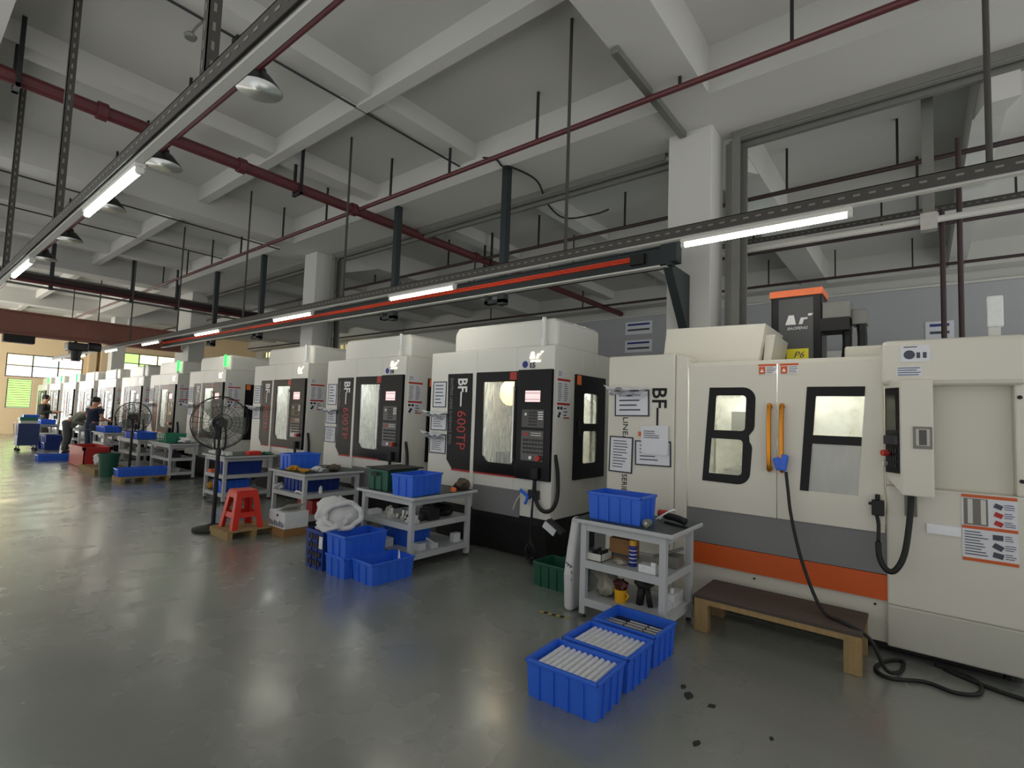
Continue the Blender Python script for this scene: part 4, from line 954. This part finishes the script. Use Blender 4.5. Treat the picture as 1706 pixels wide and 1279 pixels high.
for k in range(4): g.cyl((3.85, 1.8, zs+.03+.03*k), (3.85, 1.8, zs+.036+.03*k), .0325, n=18)
g.out('label_band', 'white', t)
t = thing('cardboard_box', 'brown cardboard box at the back of the middle shelf of the nearest bench', 'box', (4.02, 1.95, zs))
G().box(3.93, 4.1, 1.86, 2.05, zs, zs+.17).out('carton', 'card', t, bevel=.003); G().box(3.927, 3.93, 1.87, 2.04, zs+.03, zs+.05).out('printed_band', 'ink', t)
t = thing('parts_tray', 'shallow white tray of black fittings on the middle shelf of the nearest bench', 'tray', (3.83, 2.1, zs))
g = G().box(3.74, 3.92, 2.02, 2.15, zs, zs+.006)
for a in ((3.74, 3.745, 2.02, 2.15), (3.915, 3.92, 2.02, 2.15), (3.74, 3.92, 2.02, 2.025), (3.74, 3.92, 2.145, 2.15)): g.box(a[0], a[1], a[2], a[3], zs, zs+.06)
g.out('tray_body', 'duct', t)
for k in range(8): small('black_fitting', 'black fitting in the white tray on the nearest bench shelf', 'fitting', lambda g: g.cyl((3.77+.04*(k % 4), 2.05+.06*(k//4), zs+.008), (3.78+.04*(k % 4), 2.06+.06*(k//4), zs+.075), .015, .011), 'rubber', 'fittings in the white tray')
small('vice_jaw', 'pale machined block by the front right leg of the nearest bench', 'block', lambda g: g.box(3.73, 3.82, 1.56, 1.7, zs, zs+.06).box(3.73, 3.75, 1.56, 1.6, zs+.06, zs+.09).cyl((3.725, 1.66, zs+.04), (3.735, 1.66, zs+.04), .012), 'alu', bevel=.004)
small('screw_bag', 'crumpled clear bag of screws beside the spray can', 'bag', lambda g: g.blob((3.82, 1.9, zs+.02), (.1, .1, .05), 3, flat=zs), 'clear', smooth=True)
small('steel_fixture', 'grey steel block with rods at the right end of the nearest bench middle shelf', 'block', lambda g: g.box(4.0, 4.16, 1.5, 1.62, zs, zs+.09).cyl((4.02, 1.7, zs+.06), (4.14, 1.5, zs+.14), .012), 'galv', bevel=.004)
small('white_sack', 'half transparent plastic bag on the lowest shelf of the nearest bench', 'bag', lambda g: g.blob((3.9, 2.05, zb+.1), (.2, .2, .22), 11, .16, flat=zb), 'clear', smooth=True)
t = thing('yellow_cup', 'yellow plastic cup on the lowest shelf of the nearest bench', 'cup', (3.85, 1.9, zb))
G().lathe((3.85, 1.9, zb), [(.045, 0), (.052, .1), (.047, .1), (.04, .01), (0, .01)], 20).out('cup_body', 'yellow', t, smooth=False); G().tube([(3.84, 1.85, zb+.08), (3.835, 1.825, zb+.06), (3.84, 1.85, zb+.025)], .007).out('handle', 'yellow', t)
small('red_rag', 'dark red rag stuffed in the yellow cup', 'rag', lambda g: g.blob((3.86, 1.9, zb+.13), (.1, .1, .08), 21, .25), 'pipe', smooth=True)
small('power_tool', 'dark power tool on the lowest shelf of the nearest bench', 'power tool', lambda g: g.blob((3.9, 1.73, zb+.17), (.12, .14, .08), 8, .12).cyl((3.9, 1.76, zb), (3.9, 1.74, zb+.15), .03).cyl((3.9, 1.67, zb), (3.9, 1.7, zb+.15), .022), 'rubber', smooth=True)
small('clamp_block', 'pale clamp blocks on the lowest shelf by the right legs of the nearest bench', 'block', lambda g: g.box(4.0, 4.2, 1.52, 1.6, zb, zb+.1).box(3.9, 3.99, 1.53, 1.6, zb, zb+.05).cyl((4.05, 1.56, zb+.1), (4.05, 1.56, zb+.14), .02), 'alu', bevel=.004)
t = thing('tall_sack', 'white woven sack with black letters standing against the left side of the nearest bench', 'sack', (3.86, 2.33, 0))
g = G().prism([(3.74, .0), (3.98, .0), (4.02, .3), (3.98, .62), (3.92, .76), (3.83, .76), (3.76, .5), (3.72, .3)], 'y', 2.285, 2.37); g.out('sack_body', 'sack', t, bevel=.03, seg=3)
text('ABS', .09, (3.735, 2.35, .4), FRONTV, 'ink', 'lettering', t, .002)
# second bench
small('rag', 'crumpled brown rag at the machine end of the second bench', 'rag', lambda g: g.blob((4.3, 4.13, .81), (.2, .16, .13), 5, .22, flat=.7495), 'rag', smooth=True)
small('tape_roll', 'orange tape roll beside the brown rag on the second bench', 'tape', lambda g: g.cyl((4.1, 4.08, .75), (4.1, 4.08, .79), .035, n=18), 'orange2')
rnd = random.Random(3)
for k in range(14):
    x = 3.6+.16*rnd.random()+.0; y = 4.14+.048*k; h = .05+.06*rnd.random()
    o = small('machined_part', 'small bright machined part among a heap on the middle shelf of the second bench', 'part', lambda g: g.cyl((x, y, zs), (x, y, zs+h), .02, .018, n=10).box(x-.026, x+.026, y-.022, y+.022, zs, zs+h*.4), rnd.choice(('steel', 'duct', 'dsteel')), 'machined parts on the second bench')
small('steel_block', 'dark steel fixture block on the middle shelf of the second bench behind the front leg', 'block', lambda g: g.box(3.8, 3.95, 4.12, 4.28, zs, zs+.12).box(3.82, 3.86, 4.14, 4.26, zs+.12, zs+.15), 'dsteel', bevel=.004)
small('black_bag', 'dark rag heap at the machine end of the second bench middle shelf', 'rag', lambda g: g.blob((4.15, 4.3, zs+.06), (.26, .34, .15), 9, .2, flat=zs), 'rubber', smooth=True)
small('white_carton', 'white cartons on the middle shelf at the left end of the second bench', 'carton', lambda g: g.box(3.55, 3.7, 4.8, 4.9, zs, zs+.05), 'paper')
small('label_box', 'long white box with a black dot at the left of the second bench lowest shelf', 'box', lambda g: g.m('paper').box(3.54, 3.64, 4.5, 4.84, zb, zb+.09).m('ink').cyl((3.54, 4.78, zb+.045), (3.537, 4.78, zb+.045), .015), None)
small('clamp_set', 'mixed steel clamps in the middle of the second bench lowest shelf', 'clamp', lambda g: g.box(3.85, 3.95, 4.12, 4.3, zb, zb+.05).box(3.7, 3.8, 4.15, 4.25, zb, zb+.07).cyl((3.9, 4.14, zb+.05), (3.9, 4.26, zb+.08), .015), 'alu', bevel=.004)
small('white_box', 'small white box at the machine end of the second bench lowest shelf', 'box', lambda g: g.box(4.22, 4.32, 4.15, 4.22, zb, zb+.1), 'paper', bevel=.003)
# floor around the second bench
t = thing('open_sack', 'crumpled white sack slumped over the blue crates by the second bench', 'sack', (3.14, 4.75, .4))
G().blob((3.17, 4.86, .5), (.42, .5, .36), 4, .1, 26, flat=.385).blob((3.05, 4.78, .42), (.3, .4, .16), 9, .12, 20, flat=.385).out('sack_body', 'sack', t, smooth=True)
Q = Vector((-.45, -.85, .28)).to_track_quat('Z', 'Y').to_matrix(); cc = Vector((3.08, 4.62, .535))
oval = [cc+Q @ Vector((.175*math.cos(k*.3927)*(1+.06*math.sin(3*k)), .125*math.sin(k*.3927)*(1+.08*math.cos(2*k)), .015*math.sin(2.1*k))) for k in range(16)]
G().tube(oval, .028, 8, 4, True).out('rolled_rim', 'sack', t, smooth=True)
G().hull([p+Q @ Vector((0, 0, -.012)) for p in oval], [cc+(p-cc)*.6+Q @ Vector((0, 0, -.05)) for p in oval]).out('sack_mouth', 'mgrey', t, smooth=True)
G().hull([p+Q @ Vector((0, 0, -.01)) for p in oval], [Vector((3.16, 4.86, .5))+(p-cc)*1.1 for p in oval]).out('sack_neck', 'sack', t, smooth=True)
small('crumpled_sheet', 'crumpled paper standing in the low front blue crate', 'paper', lambda g: g.hull([(3.28, 3.99, .015), (3.35, 4.06, .015), (3.34, 4.07, .015), (3.27, 4.0, .015)], [(3.33, 4.0, .19), (3.34, 4.03, .255), (3.335, 4.035, .255), (3.32, 4.01, .19)]), 'paper')
small('white_offcut', 'white plastic offcuts lying in the stacked blue crate', 'offcut', lambda g: g.box(3.02, 3.06, 4.4, 4.44, .215, .36).box(3.04, 3.08, 4.46, 4.49, .215, .34), 'white')
t = thing('paper_tag', 'white paper tag on the corner of the stacked blue crates', 'tag', (2.88, 4.64, .3)); G().box(2.884, 2.888, 4.66, 4.72, .22, .34).out('tag_sheet', 'paper', t)
# third bench
small('glove', 'tan work gloves heaped at the front of the third bench', 'glove', lambda g: g.blob((3.74, 6.86, .775), (.16, .2, .08), 6, .22, flat=.7445), 'glove', smooth=True)
small('glove', 'tan glove lying nearer the corner of the third bench', 'glove', lambda g: g.blob((3.76, 6.62, .768), (.14, .22, .06), 16, .22, flat=.7445), 'glove', smooth=True)
small('white_rag', 'small white rag beside the tan gloves on the third bench', 'rag', lambda g: g.blob((3.9, 6.52, .785), (.14, .14, .09), 26, .25, flat=.7445), 'sack', smooth=True)
small('brown_rag', 'dark brown rag at the right end of the third bench', 'rag', lambda g: g.blob((4.15, 6.52, .79), (.2, .18, .1), 36, .22, flat=.7445), 'rag', smooth=True)
small('plier', 'pale pliers on the middle shelf at the front of the third bench', 'tool', lambda g: g.tube([(3.7, 6.72, zs+.01), (3.7, 6.62, zs+.03), (3.7, 6.52, zs+.01)], .014).tube([(3.72, 6.72, zs+.03), (3.7, 6.62, zs+.02), (3.72, 6.5, zs+.03)], .012), 'alu')
small('white_bottle', 'small white bottle on the middle shelf of the third bench', 'bottle', lambda g: g.cyl((3.95, 6.5, zs), (3.95, 6.5, zs+.08), .025).cyl((3.95, 6.5, zs+.08), (3.95, 6.5, zs+.1), .012), 'white')
small('white_offcuts', 'white scraps at the left end of the third bench middle shelf', 'scrap', lambda g: g.blob((3.72, 7.2, zs+.04), (.12, .14, .1), 46, .3, flat=zs), 'sack', smooth=True)
small('red_box', 'dull red box on the lowest shelf of the third bench', 'box', lambda g: g.box(3.9, 4.2, 6.6, 7.0, zb, zb+.18), 'redline')
# carton with scrap beside the stool
t = thing('scrap_carton', 'white carton with printed strip on the floor right of the red stool', 'carton', (3.5, 6.4, 0))
G().box(3.3, 3.62, 6.2, 6.6, .1, .3).out('carton_body', 'paper', t, bevel=.004); g = G()
for k in range(9): g.box(3.296, 3.3, 6.22+.042*k, 6.24+.042*k, .12, .17+.01*(k % 3))
g.box(3.296, 3.3, 6.36, 6.4, .24, .27).out('printed_strip', 'ink', t)
small('folded_sheet', 'bent pale sheets lying on the white carton', 'sheet', lambda g: g.hull([(3.32, 6.25, .302), (3.6, 6.25, .302), (3.6, 6.45, .31), (3.32, 6.45, .31)], [(3.32, 6.25, .306), (3.6, 6.25, .306), (3.6, 6.45, .315), (3.32, 6.45, .315)]).hull([(3.32, 6.2, .4), (3.58, 6.2, .4), (3.58, 6.4, .31), (3.32, 6.4, .31)], [(3.32, 6.2, .404), (3.58, 6.2, .404), (3.58, 6.4, .315), (3.32, 6.4, .315)]), 'duct')
def pallet(x0, x1, y0, y1, h, lab, n=6, board=None):
    t = thing('wooden_pallet', lab, 'pallet', ((x0+x1)/2, (y0+y1)/2, 0))
    w = (y1-y0)/n
    for k in range(n): G().box(x0, x1, y0+k*w+.006, y0+(k+1)*w-.006, h-.02, h).out('deck_board', 'wood', t)
    for x in (x0+.03, (x0+x1)/2, x1-.03): G().box(x-.03, x+.03, y0, y1, 0, h-.02).out('bearer', 'wood', t)
    return t
pallet(2.76, 3.4, 6.5, 7.02, .1, 'wooden pallet under the red stool')
pallet(3.2, 4.05, 12.5, 13.1, .112, 'small wooden pallet under the blue crate by the teal crate bench')
pallet(3.15, 3.8, 14.2, 15.6, .12, 'wooden pallet behind the green bin')
lone(G().box(3.3, 3.62, 6.2, 6.5, 0, .1), 'foam_block', 'card', 'brown block under the white carton beside the stool', 'block')
# the long step in front of the lettered machine
t = thing('step_platform', 'long wooden step with dark board top in front of the lettered machine', 'step', (4.35, .86, 0))
G().box(4.1, 4.6, .315, 1.405, .25, .275).out('top_board', 'board', t, bevel=.003)
for x in (4.14, 4.56): G().box(x-.035, x+.035, .32, 1.4, .21, .25).out('bearer', 'wood', t)
for y in (.37, 1.35):
    for x in (4.145, 4.555): G().box(x-.04, x+.04, y-.05, y+.05, 0, .21).out('leg', 'wood', t, bevel=.004)
# red stool
t = thing('plastic_stool', 'bright red plastic stool on the wooden pallet', 'stool', (3.01, 6.72, .1))
cx, cy, z0, z1 = 3.01, 6.72, .1, .57
G().prism(rrect(cx-.13, cx+.13, cy-.13, cy+.13, .03), 'z', z1-.03, z1).out('seat', 'red', t, bevel=.01)
for sx in (-1, 1):
    for sy in (-1, 1):
        def q(r0, r1, z, d): return [(cx+sx*a, cy+sy*b, z) for a, b in ((r0-d, r0-d), (r0-d, r0), (r0, r0), (r0, r0-d))]
        a = [(cx+sx*u, cy+sy*v, z0) for u, v in ((.12, .19), (.19, .19), (.19, .12), (.175, .12), (.175, .175), (.12, .175))]
        b = [(cx+sx*u, cy+sy*v, z1-.03) for u, v in ((.055, .13), (.13, .13), (.13, .055), (.115, .055), (.115, .115), (.055, .115))]
        G().hull(a, b).out('leg', 'red', t)
g = G()
for s in (-1, 1):
    g.hull([(cx+s*.163, cy-.17, .24), (cx+s*.163, cy+.17, .24), (cx+s*.153, cy+.16, .3), (cx+s*.153, cy-.16, .3)], [(cx+s*.152, cy-.17, .24), (cx+s*.152, cy+.17, .24), (cx+s*.142, cy+.16, .3), (cx+s*.142, cy-.16, .3)])
    g.hull([(cx-.17, cy+s*.163, .24), (cx+.17, cy+s*.163, .24), (cx+.16, cy+s*.153, .3), (cx-.16, cy+s*.153, .3)], [(cx-.17, cy+s*.152, .24), (cx+.17, cy+s*.152, .24), (cx+.16, cy+s*.142, .3), (cx-.16, cy+s*.142, .3)])
    g.hull([(cx+s*.138, cy-.13, .48), (cx+s*.138, cy+.13, .48), (cx+s*.13, cy+.13, .545), (cx+s*.13, cy-.13, .545)], [(cx+s*.127, cy-.13, .48), (cx+s*.127, cy+.13, .48), (cx+s*.12, cy+.13, .545), (cx+s*.12, cy-.13, .545)])
    g.hull([(cx-.13, cy+s*.138, .48), (cx+.13, cy+s*.138, .48), (cx+.13, cy+s*.13, .545), (cx-.13, cy+s*.13, .545)], [(cx-.13, cy+s*.127, .48), (cx+.13, cy+s*.127, .48), (cx+.13, cy+s*.12, .545), (cx-.13, cy+s*.12, .545)])
g.out('apron', 'red', t)
# ------------------------------------------------------------------ pedestal fans
def fan(x, y, hz, R, face, lab, tilt=0.):
    t = thing('pedestal_fan', lab, 'fan', (x, y, 0))
    G().lathe((x, y, 0), [(.24, 0), (.24, .03), (.1, .06), (.03, .09), (0, .09)], 28).out('base', 'rubber', t, smooth=False)
    G().cyl((x, y, .06), (x, y, hz-.35), .025, n=12).cyl((x, y, hz-.4), (x, y, hz-.03), .016, n=10).out('pole', 'rubber', t)
    G().cyl((x, y, hz-.42), (x, y, hz-.34), .034, n=12).out('collar', 'dsteel', t)
    M = Matrix.Translation((x, y, hz)) @ Matrix.Rotation(face, 4, 'Z') @ Matrix.Rotation(tilt, 4, 'Y')        # local +x is where it blows
    def fin(g, *a, **k): g.bm.transform(M); return g.out(*a, **k)
    fin(G().cyl((-.06, 0, 0), (-.26, 0, 0), .085, .07, n=18), 'motor', 'dsteel', t)
    fin(G().cyl((-.12, 0, -.08), (-.12, 0, -.16), .03), 'neck', 'rubber', t)
    c = G(); n = 26
    def ring(r, xx, rr): c.tube([(xx, r*math.cos(2*math.pi*k/24), r*math.sin(2*math.pi*k/24)) for k in range(24)], rr, 5, 1, True)
    ring(R, 0, .007); ring(R*.98, .05, .004); ring(R*.98, -.05, .004); ring(R*.62, .085, .003); ring(R*.62, -.085, .003); ring(R*.33, .1, .005); ring(R*.33, -.1, .003)
    for k in range(n):
        a = 2*math.pi*k/n; u, w = math.cos(a), math.sin(a)
        for s in (1, -1): c.tube([(s*.105, R*.16*u, R*.16*w), (s*.085, R*.62*u, R*.62*w), (s*.045, R*.97*u, R*.97*w), (0, R*u, R*w)], .0021, 4, 2)
    fin(c, 'wire_guard', 'rubber', t)
    fin(G().cyl((.1, 0, 0), (.112, 0, 0), R*.17, n=20), 'badge', 'dsteel', t)
    for k in range(3):
        g = G(); a = 2*math.pi*k/3+.4
        P = []
        for r, half, tw in ((.06, .05, .5), (R*.45, .11, .42), (R*.8, .13, .35), (R*.9, .1, .3)):
            P.append([Vector((math.sin(tw)*s*half, s*half*math.cos(tw), r)) for s in (-1, 1)])
        Rm = Matrix.Rotation(a, 4, 'X')
        for p, q in zip(P, P[1:]):
            A = [Rm @ v for v in (p[0], p[1], q[1], q[0])]; g.hull([v+Vector((-.003, 0, 0)) for v in A], [v+Vector((.003, 0, 0)) for v in A])
        fin(g, 'blade', 'blade', t)
    fin(G().cyl((-.05, 0, 0), (.06, 0, 0), .05, n=14), 'hub', 'rubber', t)
fan(2.87, 7.2, 1.39, .345, -1.7, 'nearer black pedestal fan behind the red stool', 0)
fan(3.62, 13.62, 1.3, .33, -1.75, 'farther black pedestal fan before the bench with the long blue crate', 0)
# green bin, red chair with sack, navy cart
t = thing('waste_bin', 'dark green plastic bin on the floor left of the pallet', 'bin', (3.3, 13.85, 0))
G().lathe((3.3, 13.85, 0), [(.15, 0), (.19, .5), (.175, .5), (.14, .02), (0, .02)], 24).out('bin_body', 'green', t, smooth=False); G().lathe((3.3, 13.85, .44), [(.195, 0), (.2, .06), (.18, .06), (.18, 0)], 24).out('rim', 'green', t)
t = thing('red_crate', 'dull red plastic crate with handle openings left of the green bin', 'crate', (3.45, 16.2, 0))
g = G()
for a in ((3.2, 3.22, 15.5, 16.9), (3.7, 3.72, 15.5, 16.9), (3.2, 3.72, 15.5, 15.52), (3.2, 3.72, 16.88, 16.9)): g.box(*a, 0, .5)
g.box(3.2, 3.72, 15.5, 16.9, .02, .04).out('tub', 'redline', t); G().box(3.17, 3.75, 15.47, 15.53, .45, .52).box(3.17, 3.75, 16.87, 16.93, .45, .52).box(3.17, 3.23, 15.47, 16.93, .45, .52).box(3.69, 3.75, 15.47, 16.93, .45, .52).out('rim', 'redline', t)
small('white_bundle', 'pale bundle on the pallet between the red crate and the green bin', 'bundle', lambda g: g.blob((3.4, 14.9, .26), (.3, .5, .3), 51, .2, flat=.122), 'sack', smooth=True)
t = thing('tool_cart', 'navy blue sheet-metal cart on castors at the far left', 'cart', (3.1, 22.0, 0))
G().box(2.85, 3.35, 21.75, 22.25, .18, .86).out('cabinet_body', 'bluesteel', t, bevel=.01)
for x in (2.9, 3.3):
    for y in (21.8, 22.2): G().cyl((x, y-.015, .05), (x, y+.015, .05), .05).box(x-.01, x+.01, y-.01, y+.01, .05, .18).out('castor', 'dsteel', t)
G().tube([(2.82, 21.8, .5), (2.8, 21.8, .84), (2.8, 22.2, .84), (2.82, 22.2, .5)], .012).out('handle', 'duct', t)
small('parts_tray', 'teal and blue trays piled on the navy cart', 'tray', lambda g: g.m('green2').box(2.88, 3.3, 21.8, 22.2, .95, 1.06).m('duct').box(2.9, 3.3, 21.8, 22.2, .86, .95).m('blue').box(2.95, 3.33, 21.77, 22.0, 1.06, 1.14), None, bevel=.006)
# other bench-top things
small('paper_pile', 'crumpled pale cloth behind the lettered teal crate', 'cloth', lambda g: g.blob((4.35, 12.6, .83), (.3, .3, .14), 61, .25, flat=.7745), 'sack', smooth=True)
small('white_tray', 'long white tray of parts on the bench behind the nearer fan', 'tray', lambda g: g.box(3.74, 3.9, 9.2, 9.8, .78, .83).box(3.76, 3.84, 9.05, 9.15, .78, .82), 'duct', bevel=.01)
small('red_tray', 'small bright red tray on the bench behind the nearer fan', 'tray', lambda g: g.box(4.1, 4.3, 9.02, 9.2, .78, .85), 'red', bevel=.006)
small('green_rag', 'dull green rag at the machine end of the bench behind the nearer fan', 'rag', lambda g: g.blob((4.42, 9.1, .8), (.2, .16, .05), 66, .3, flat=.7795), 'green', smooth=True)
small('orange_tray', 'orange tray on the middle shelf of the bench behind the nearer fan', 'tray', lambda g: g.box(3.75, 3.78+.2, 9.66, 9.78, zs, zs+.05), 'orange2')
small('yellow_bag', 'yellowish bag on the lowest shelf of the bench behind the nearer fan', 'bag', lambda g: g.blob((3.8, 9.7, zb+.07), (.15, .16, .15), 71, .2, flat=zb), 'glove', smooth=True)
small('dark_part', 'dark steel parts on the middle shelf of the teal crate bench', 'part', lambda g: g.box(4.1, 4.3, 12.7, 13.0, zs, zs+.1).cyl((4.2, 12.85, zs+.1), (4.2, 12.85, zs+.16), .06), 'dsteel')
small('white_block', 'white blocks on the lowest shelf of the teal crate bench', 'block', lambda g: g.box(4.08, 4.3, 12.7, 13.3, zb, zb+.06), 'duct')
small('mixed_parts', 'mixed steel parts on the middle shelf of the bench behind the farther fan', 'part', lambda g: g.box(3.95, 4.1, 14.3, 14.5, zs, zs+.12).box(3.95, 4.1, 14.8, 15.1, zs, zs+.08), 'galv')
small('steel_part', 'steel parts on the middle shelf of the bench beside the navy-shirted worker', 'part', lambda g: g.box(4.05, 4.2, 17.6, 17.9, .5, .6), 'alu')
small('workpiece', 'white workpieces on the bench the grey-clad worker bends over', 'part', lambda g: g.box(4.05, 4.3, 20.2, 20.5, .784, .9).box(4.1, 4.3, 20.6, 20.8, .784, .84), 'paper')
# floor chips and worn tape
for x, y, s, r in ((3.12, 1.09, .05, .4), (3.1, .95, .035, 1.2), (3.2, 1.15, .03, .2), (2.7, .9, .03, 2.), (3.0, .62, .02, .3)):
    small('floor_chip', 'small dark chipped patch in the floor paint near the front crates', 'patch', lambda g: g.prism([(x+s*math.cos(a*1.05+r)*(1+.4*math.sin(a*2.3)), y+s*.6*math.sin(a*1.05+r)) for a in range(6)], 'z', .0005, .002), 'grime', 'floor chips')
small('floor_tape', 'worn yellow and black tape strip on the floor by the tall white sack', 'tape', lambda g: [g.m('grime' if k % 2 else 'tape').bx((3.575+.006*k, 2.47-.036*k, .001), (.04, .034, .001), rz=.2) for k in range(7)], None)

# ------------------------------------------------------------------ workers
def skinned(name, verts, edges, mat, parent, root_i=0, sub=2):
    me = bpy.data.meshes.new(name); R = MW[parent.name].inverted()
    me.from_pydata([R @ Vector(v[0]) for v in verts], edges, [])
    me.materials.append(MT[mat]); o = bpy.data.objects.new(name, me); COL.objects.link(o); o.parent = parent
    sk = o.modifiers.new('skin', 'SKIN'); sk.use_smooth_shade = True
    for i, v in enumerate(verts):
        d = me.skin_vertices[0].data[i]; d.radius = (v[1], v[2] if len(v) > 2 else v[1]); d.use_root = (i == root_i)
    s = o.modifiers.new('sub', 'SUBSURF'); s.levels = sub; s.render_levels = sub
    return o
def worker(x, y, yaw, lab, shirt, trouser, lean=0., arms=((.25, -.35), (.25, -.35)), hgt=1.72, sleeves=True, knees=0.):
    """faces local +x; lean bends the trunk forward at the hips"""
    t = thing('person', lab, 'person', (x, y, 0), yaw)
    Wm = MW[t.name]; k = hgt/1.72
    L = lambda p: Wm @ Vector((p[0]*k, p[1]*k, p[2]*k))
    hip = Vector((0, 0, .93)); Rl = Matrix.Rotation(lean, 3, 'Y')
    up = lambda p: hip + Rl @ (Vector(p)-hip)
    V = [(hip, .13, .15)]; E = []
    def add(p, r, fr, r2=None): V.append((Vector(p), r, r2 or r)); E.append((fr, len(V)-1)); return len(V)-1
    b1 = add(up((0, 0, 1.1)), .115, 0, .14); b2 = add(up((0, 0, 1.3)), .125, b1, .165); b3 = add(up((0, 0, 1.42)), .1, b2, .15)
    nk = add(up((.0, 0, 1.49)), .055, b3); hd0 = add(up((.02, 0, 1.56)), .075, nk); hd1 = add(up((.03, 0, 1.64)), .095, hd0, .085); add(up((.02, 0, 1.7)), .07, hd1)
    add(up((.125, 0, 1.615)), .018, hd1)                       # nose
    hands = []; arms_i = []
    for s, (fx, dz) in zip((1, -1), arms):
        sh = add(up((0, s*.19, 1.4)), .06, b3); el = add(up((.06, s*.25, 1.13)), .045, sh)
        S = up((0, s*.19, 1.4)); target = V[el][0]+Vector((fx, -s*.08, dz*.6)); wr = add(target, .032, el)
        d = (target-V[el][0]).normalized(); hn = add(target+d*.07, .035, wr, .025)
        arms_i.append((sh, el, wr)); 
        for q in range(4): add(target+d*(.15-.008*abs(q-1.4))+Vector((0, (q-1.5)*.019, -.01)), .0095, hn)
        add(target+d*.09+Vector((.01, -s*.045, .01)), .011, hn)
    legs_i = []
    for s in (1, -1):
        a = add((0, s*.09, .86), .09, 0); b = add((.03+knees, s*.1, .48), .062, a); c = add((-.02, s*.1, .1), .042, b); f = add((.02, s*.1, .04), .04, c); add((.14, s*.11, .03), .035, f); legs_i.append((a, b, c))
    skinned('body', [(L(p), r*k, r2*k) for p, r, r2 in V], E, 'skin', t)
    # clothes follow the body a little wider
    sv = [(L(V[i][0]-(Vector((0, 0, .13)) if i == 0 else Vector((0, 0, 0)))), (V[i][1]+(.035 if i == 0 else .03))*k, (V[i][2]+.028)*k) for i in (0, b1, b2, b3)]; se = [(0, 1), (1, 2), (2, 3)]
    for sh, el, wr in arms_i:
        sv.append((L(V[sh][0]), .082*k, .082*k)); se.append((3, len(sv)-1)); e = V[el][0] if sleeves else V[sh][0].lerp(V[el][0], .6)
        sv.append((L(e), .062*k, .062*k)); se.append((len(sv)-2, len(sv)-1))
        if sleeves: sv.append((L(V[el][0].lerp(V[wr][0], .85)), .046*k, .046*k)); se.append((len(sv)-2, len(sv)-1))
    skinned('shirt', sv, se, shirt, t, 1)
    tv = [(L(hip+Vector((0, 0, .1))), .17*k, .185*k), (L(hip), .165*k, .185*k)]; te0 = [(0, 1)]; te = te0
    for a, b, c in legs_i:
        n0 = len(tv); tv += [(L(V[a][0]), .112*k, .112*k), (L(V[b][0]), .085*k, .085*k), (L(V[c][0]-Vector((0, 0, .03))), .07*k, .07*k)]; te += [(1, n0), (n0, n0+1), (n0+1, n0+2)]
    skinned('trousers', tv, te, trouser, t)
    hc = L(up((0, 0, 1.665)))
    g = G(); Rz = Matrix.Rotation(yaw, 3, 'Z') @ Rl
    g.lathe(L(up((-.008, 0, 1.6))), [(.1*k, 0), (.112*k, .05*k), (.1*k, .11*k), (.06*k, .15*k), (0, .162*k)], 16, Rz); g.out('hair', 'hair', t, smooth=True)
    for s in (1, -1):
        g = G().blob(L((.06, s*.105, .045)), (.26*k, .1*k, .09*k), 1, .03, 8, flat=.002)
        if yaw: pass
        g.out('shoe', 'shoe', t, smooth=True)
    g = G()
    for s in (1, -1): g.blob(L(up((.122, s*.034, 1.64))), (.02, .022, .014), 2, 0, 6)
    g.out('eyes', 'hair', t); G().blob(L(up((.108, 0, 1.572))), (.03, .05, .012), 2, 0, 6).out('mouth', 'redline', t)
    for s in (1, -1): G().blob(L(up((.01, s*.098, 1.62))), (.03, .02, .06), 3, 0, 6).out('ear', 'skin', t, smooth=True)
    return t
worker(3.9, 25.0, -.5, 'standing worker in a dark shirt at the far end, arms forward over the bench', 'darkshirt', 'greytrouser', .06, ((.3, .05), (.3, .05)), 1.78)
worker(3.78, 20.5, -.45, 'worker in grey shirt and trousers bending forward over a bench', 'greyshirt', 'greytrouser', 1.0, ((.3, -.2), (.3, -.2)), 1.74)
worker(4.0, 18.8, .5, 'worker in a navy short-sleeved shirt standing with back half turned', 'navyshirt', 'jeans', .12, ((.28, -.1), (.28, -.1)), 1.73, False)
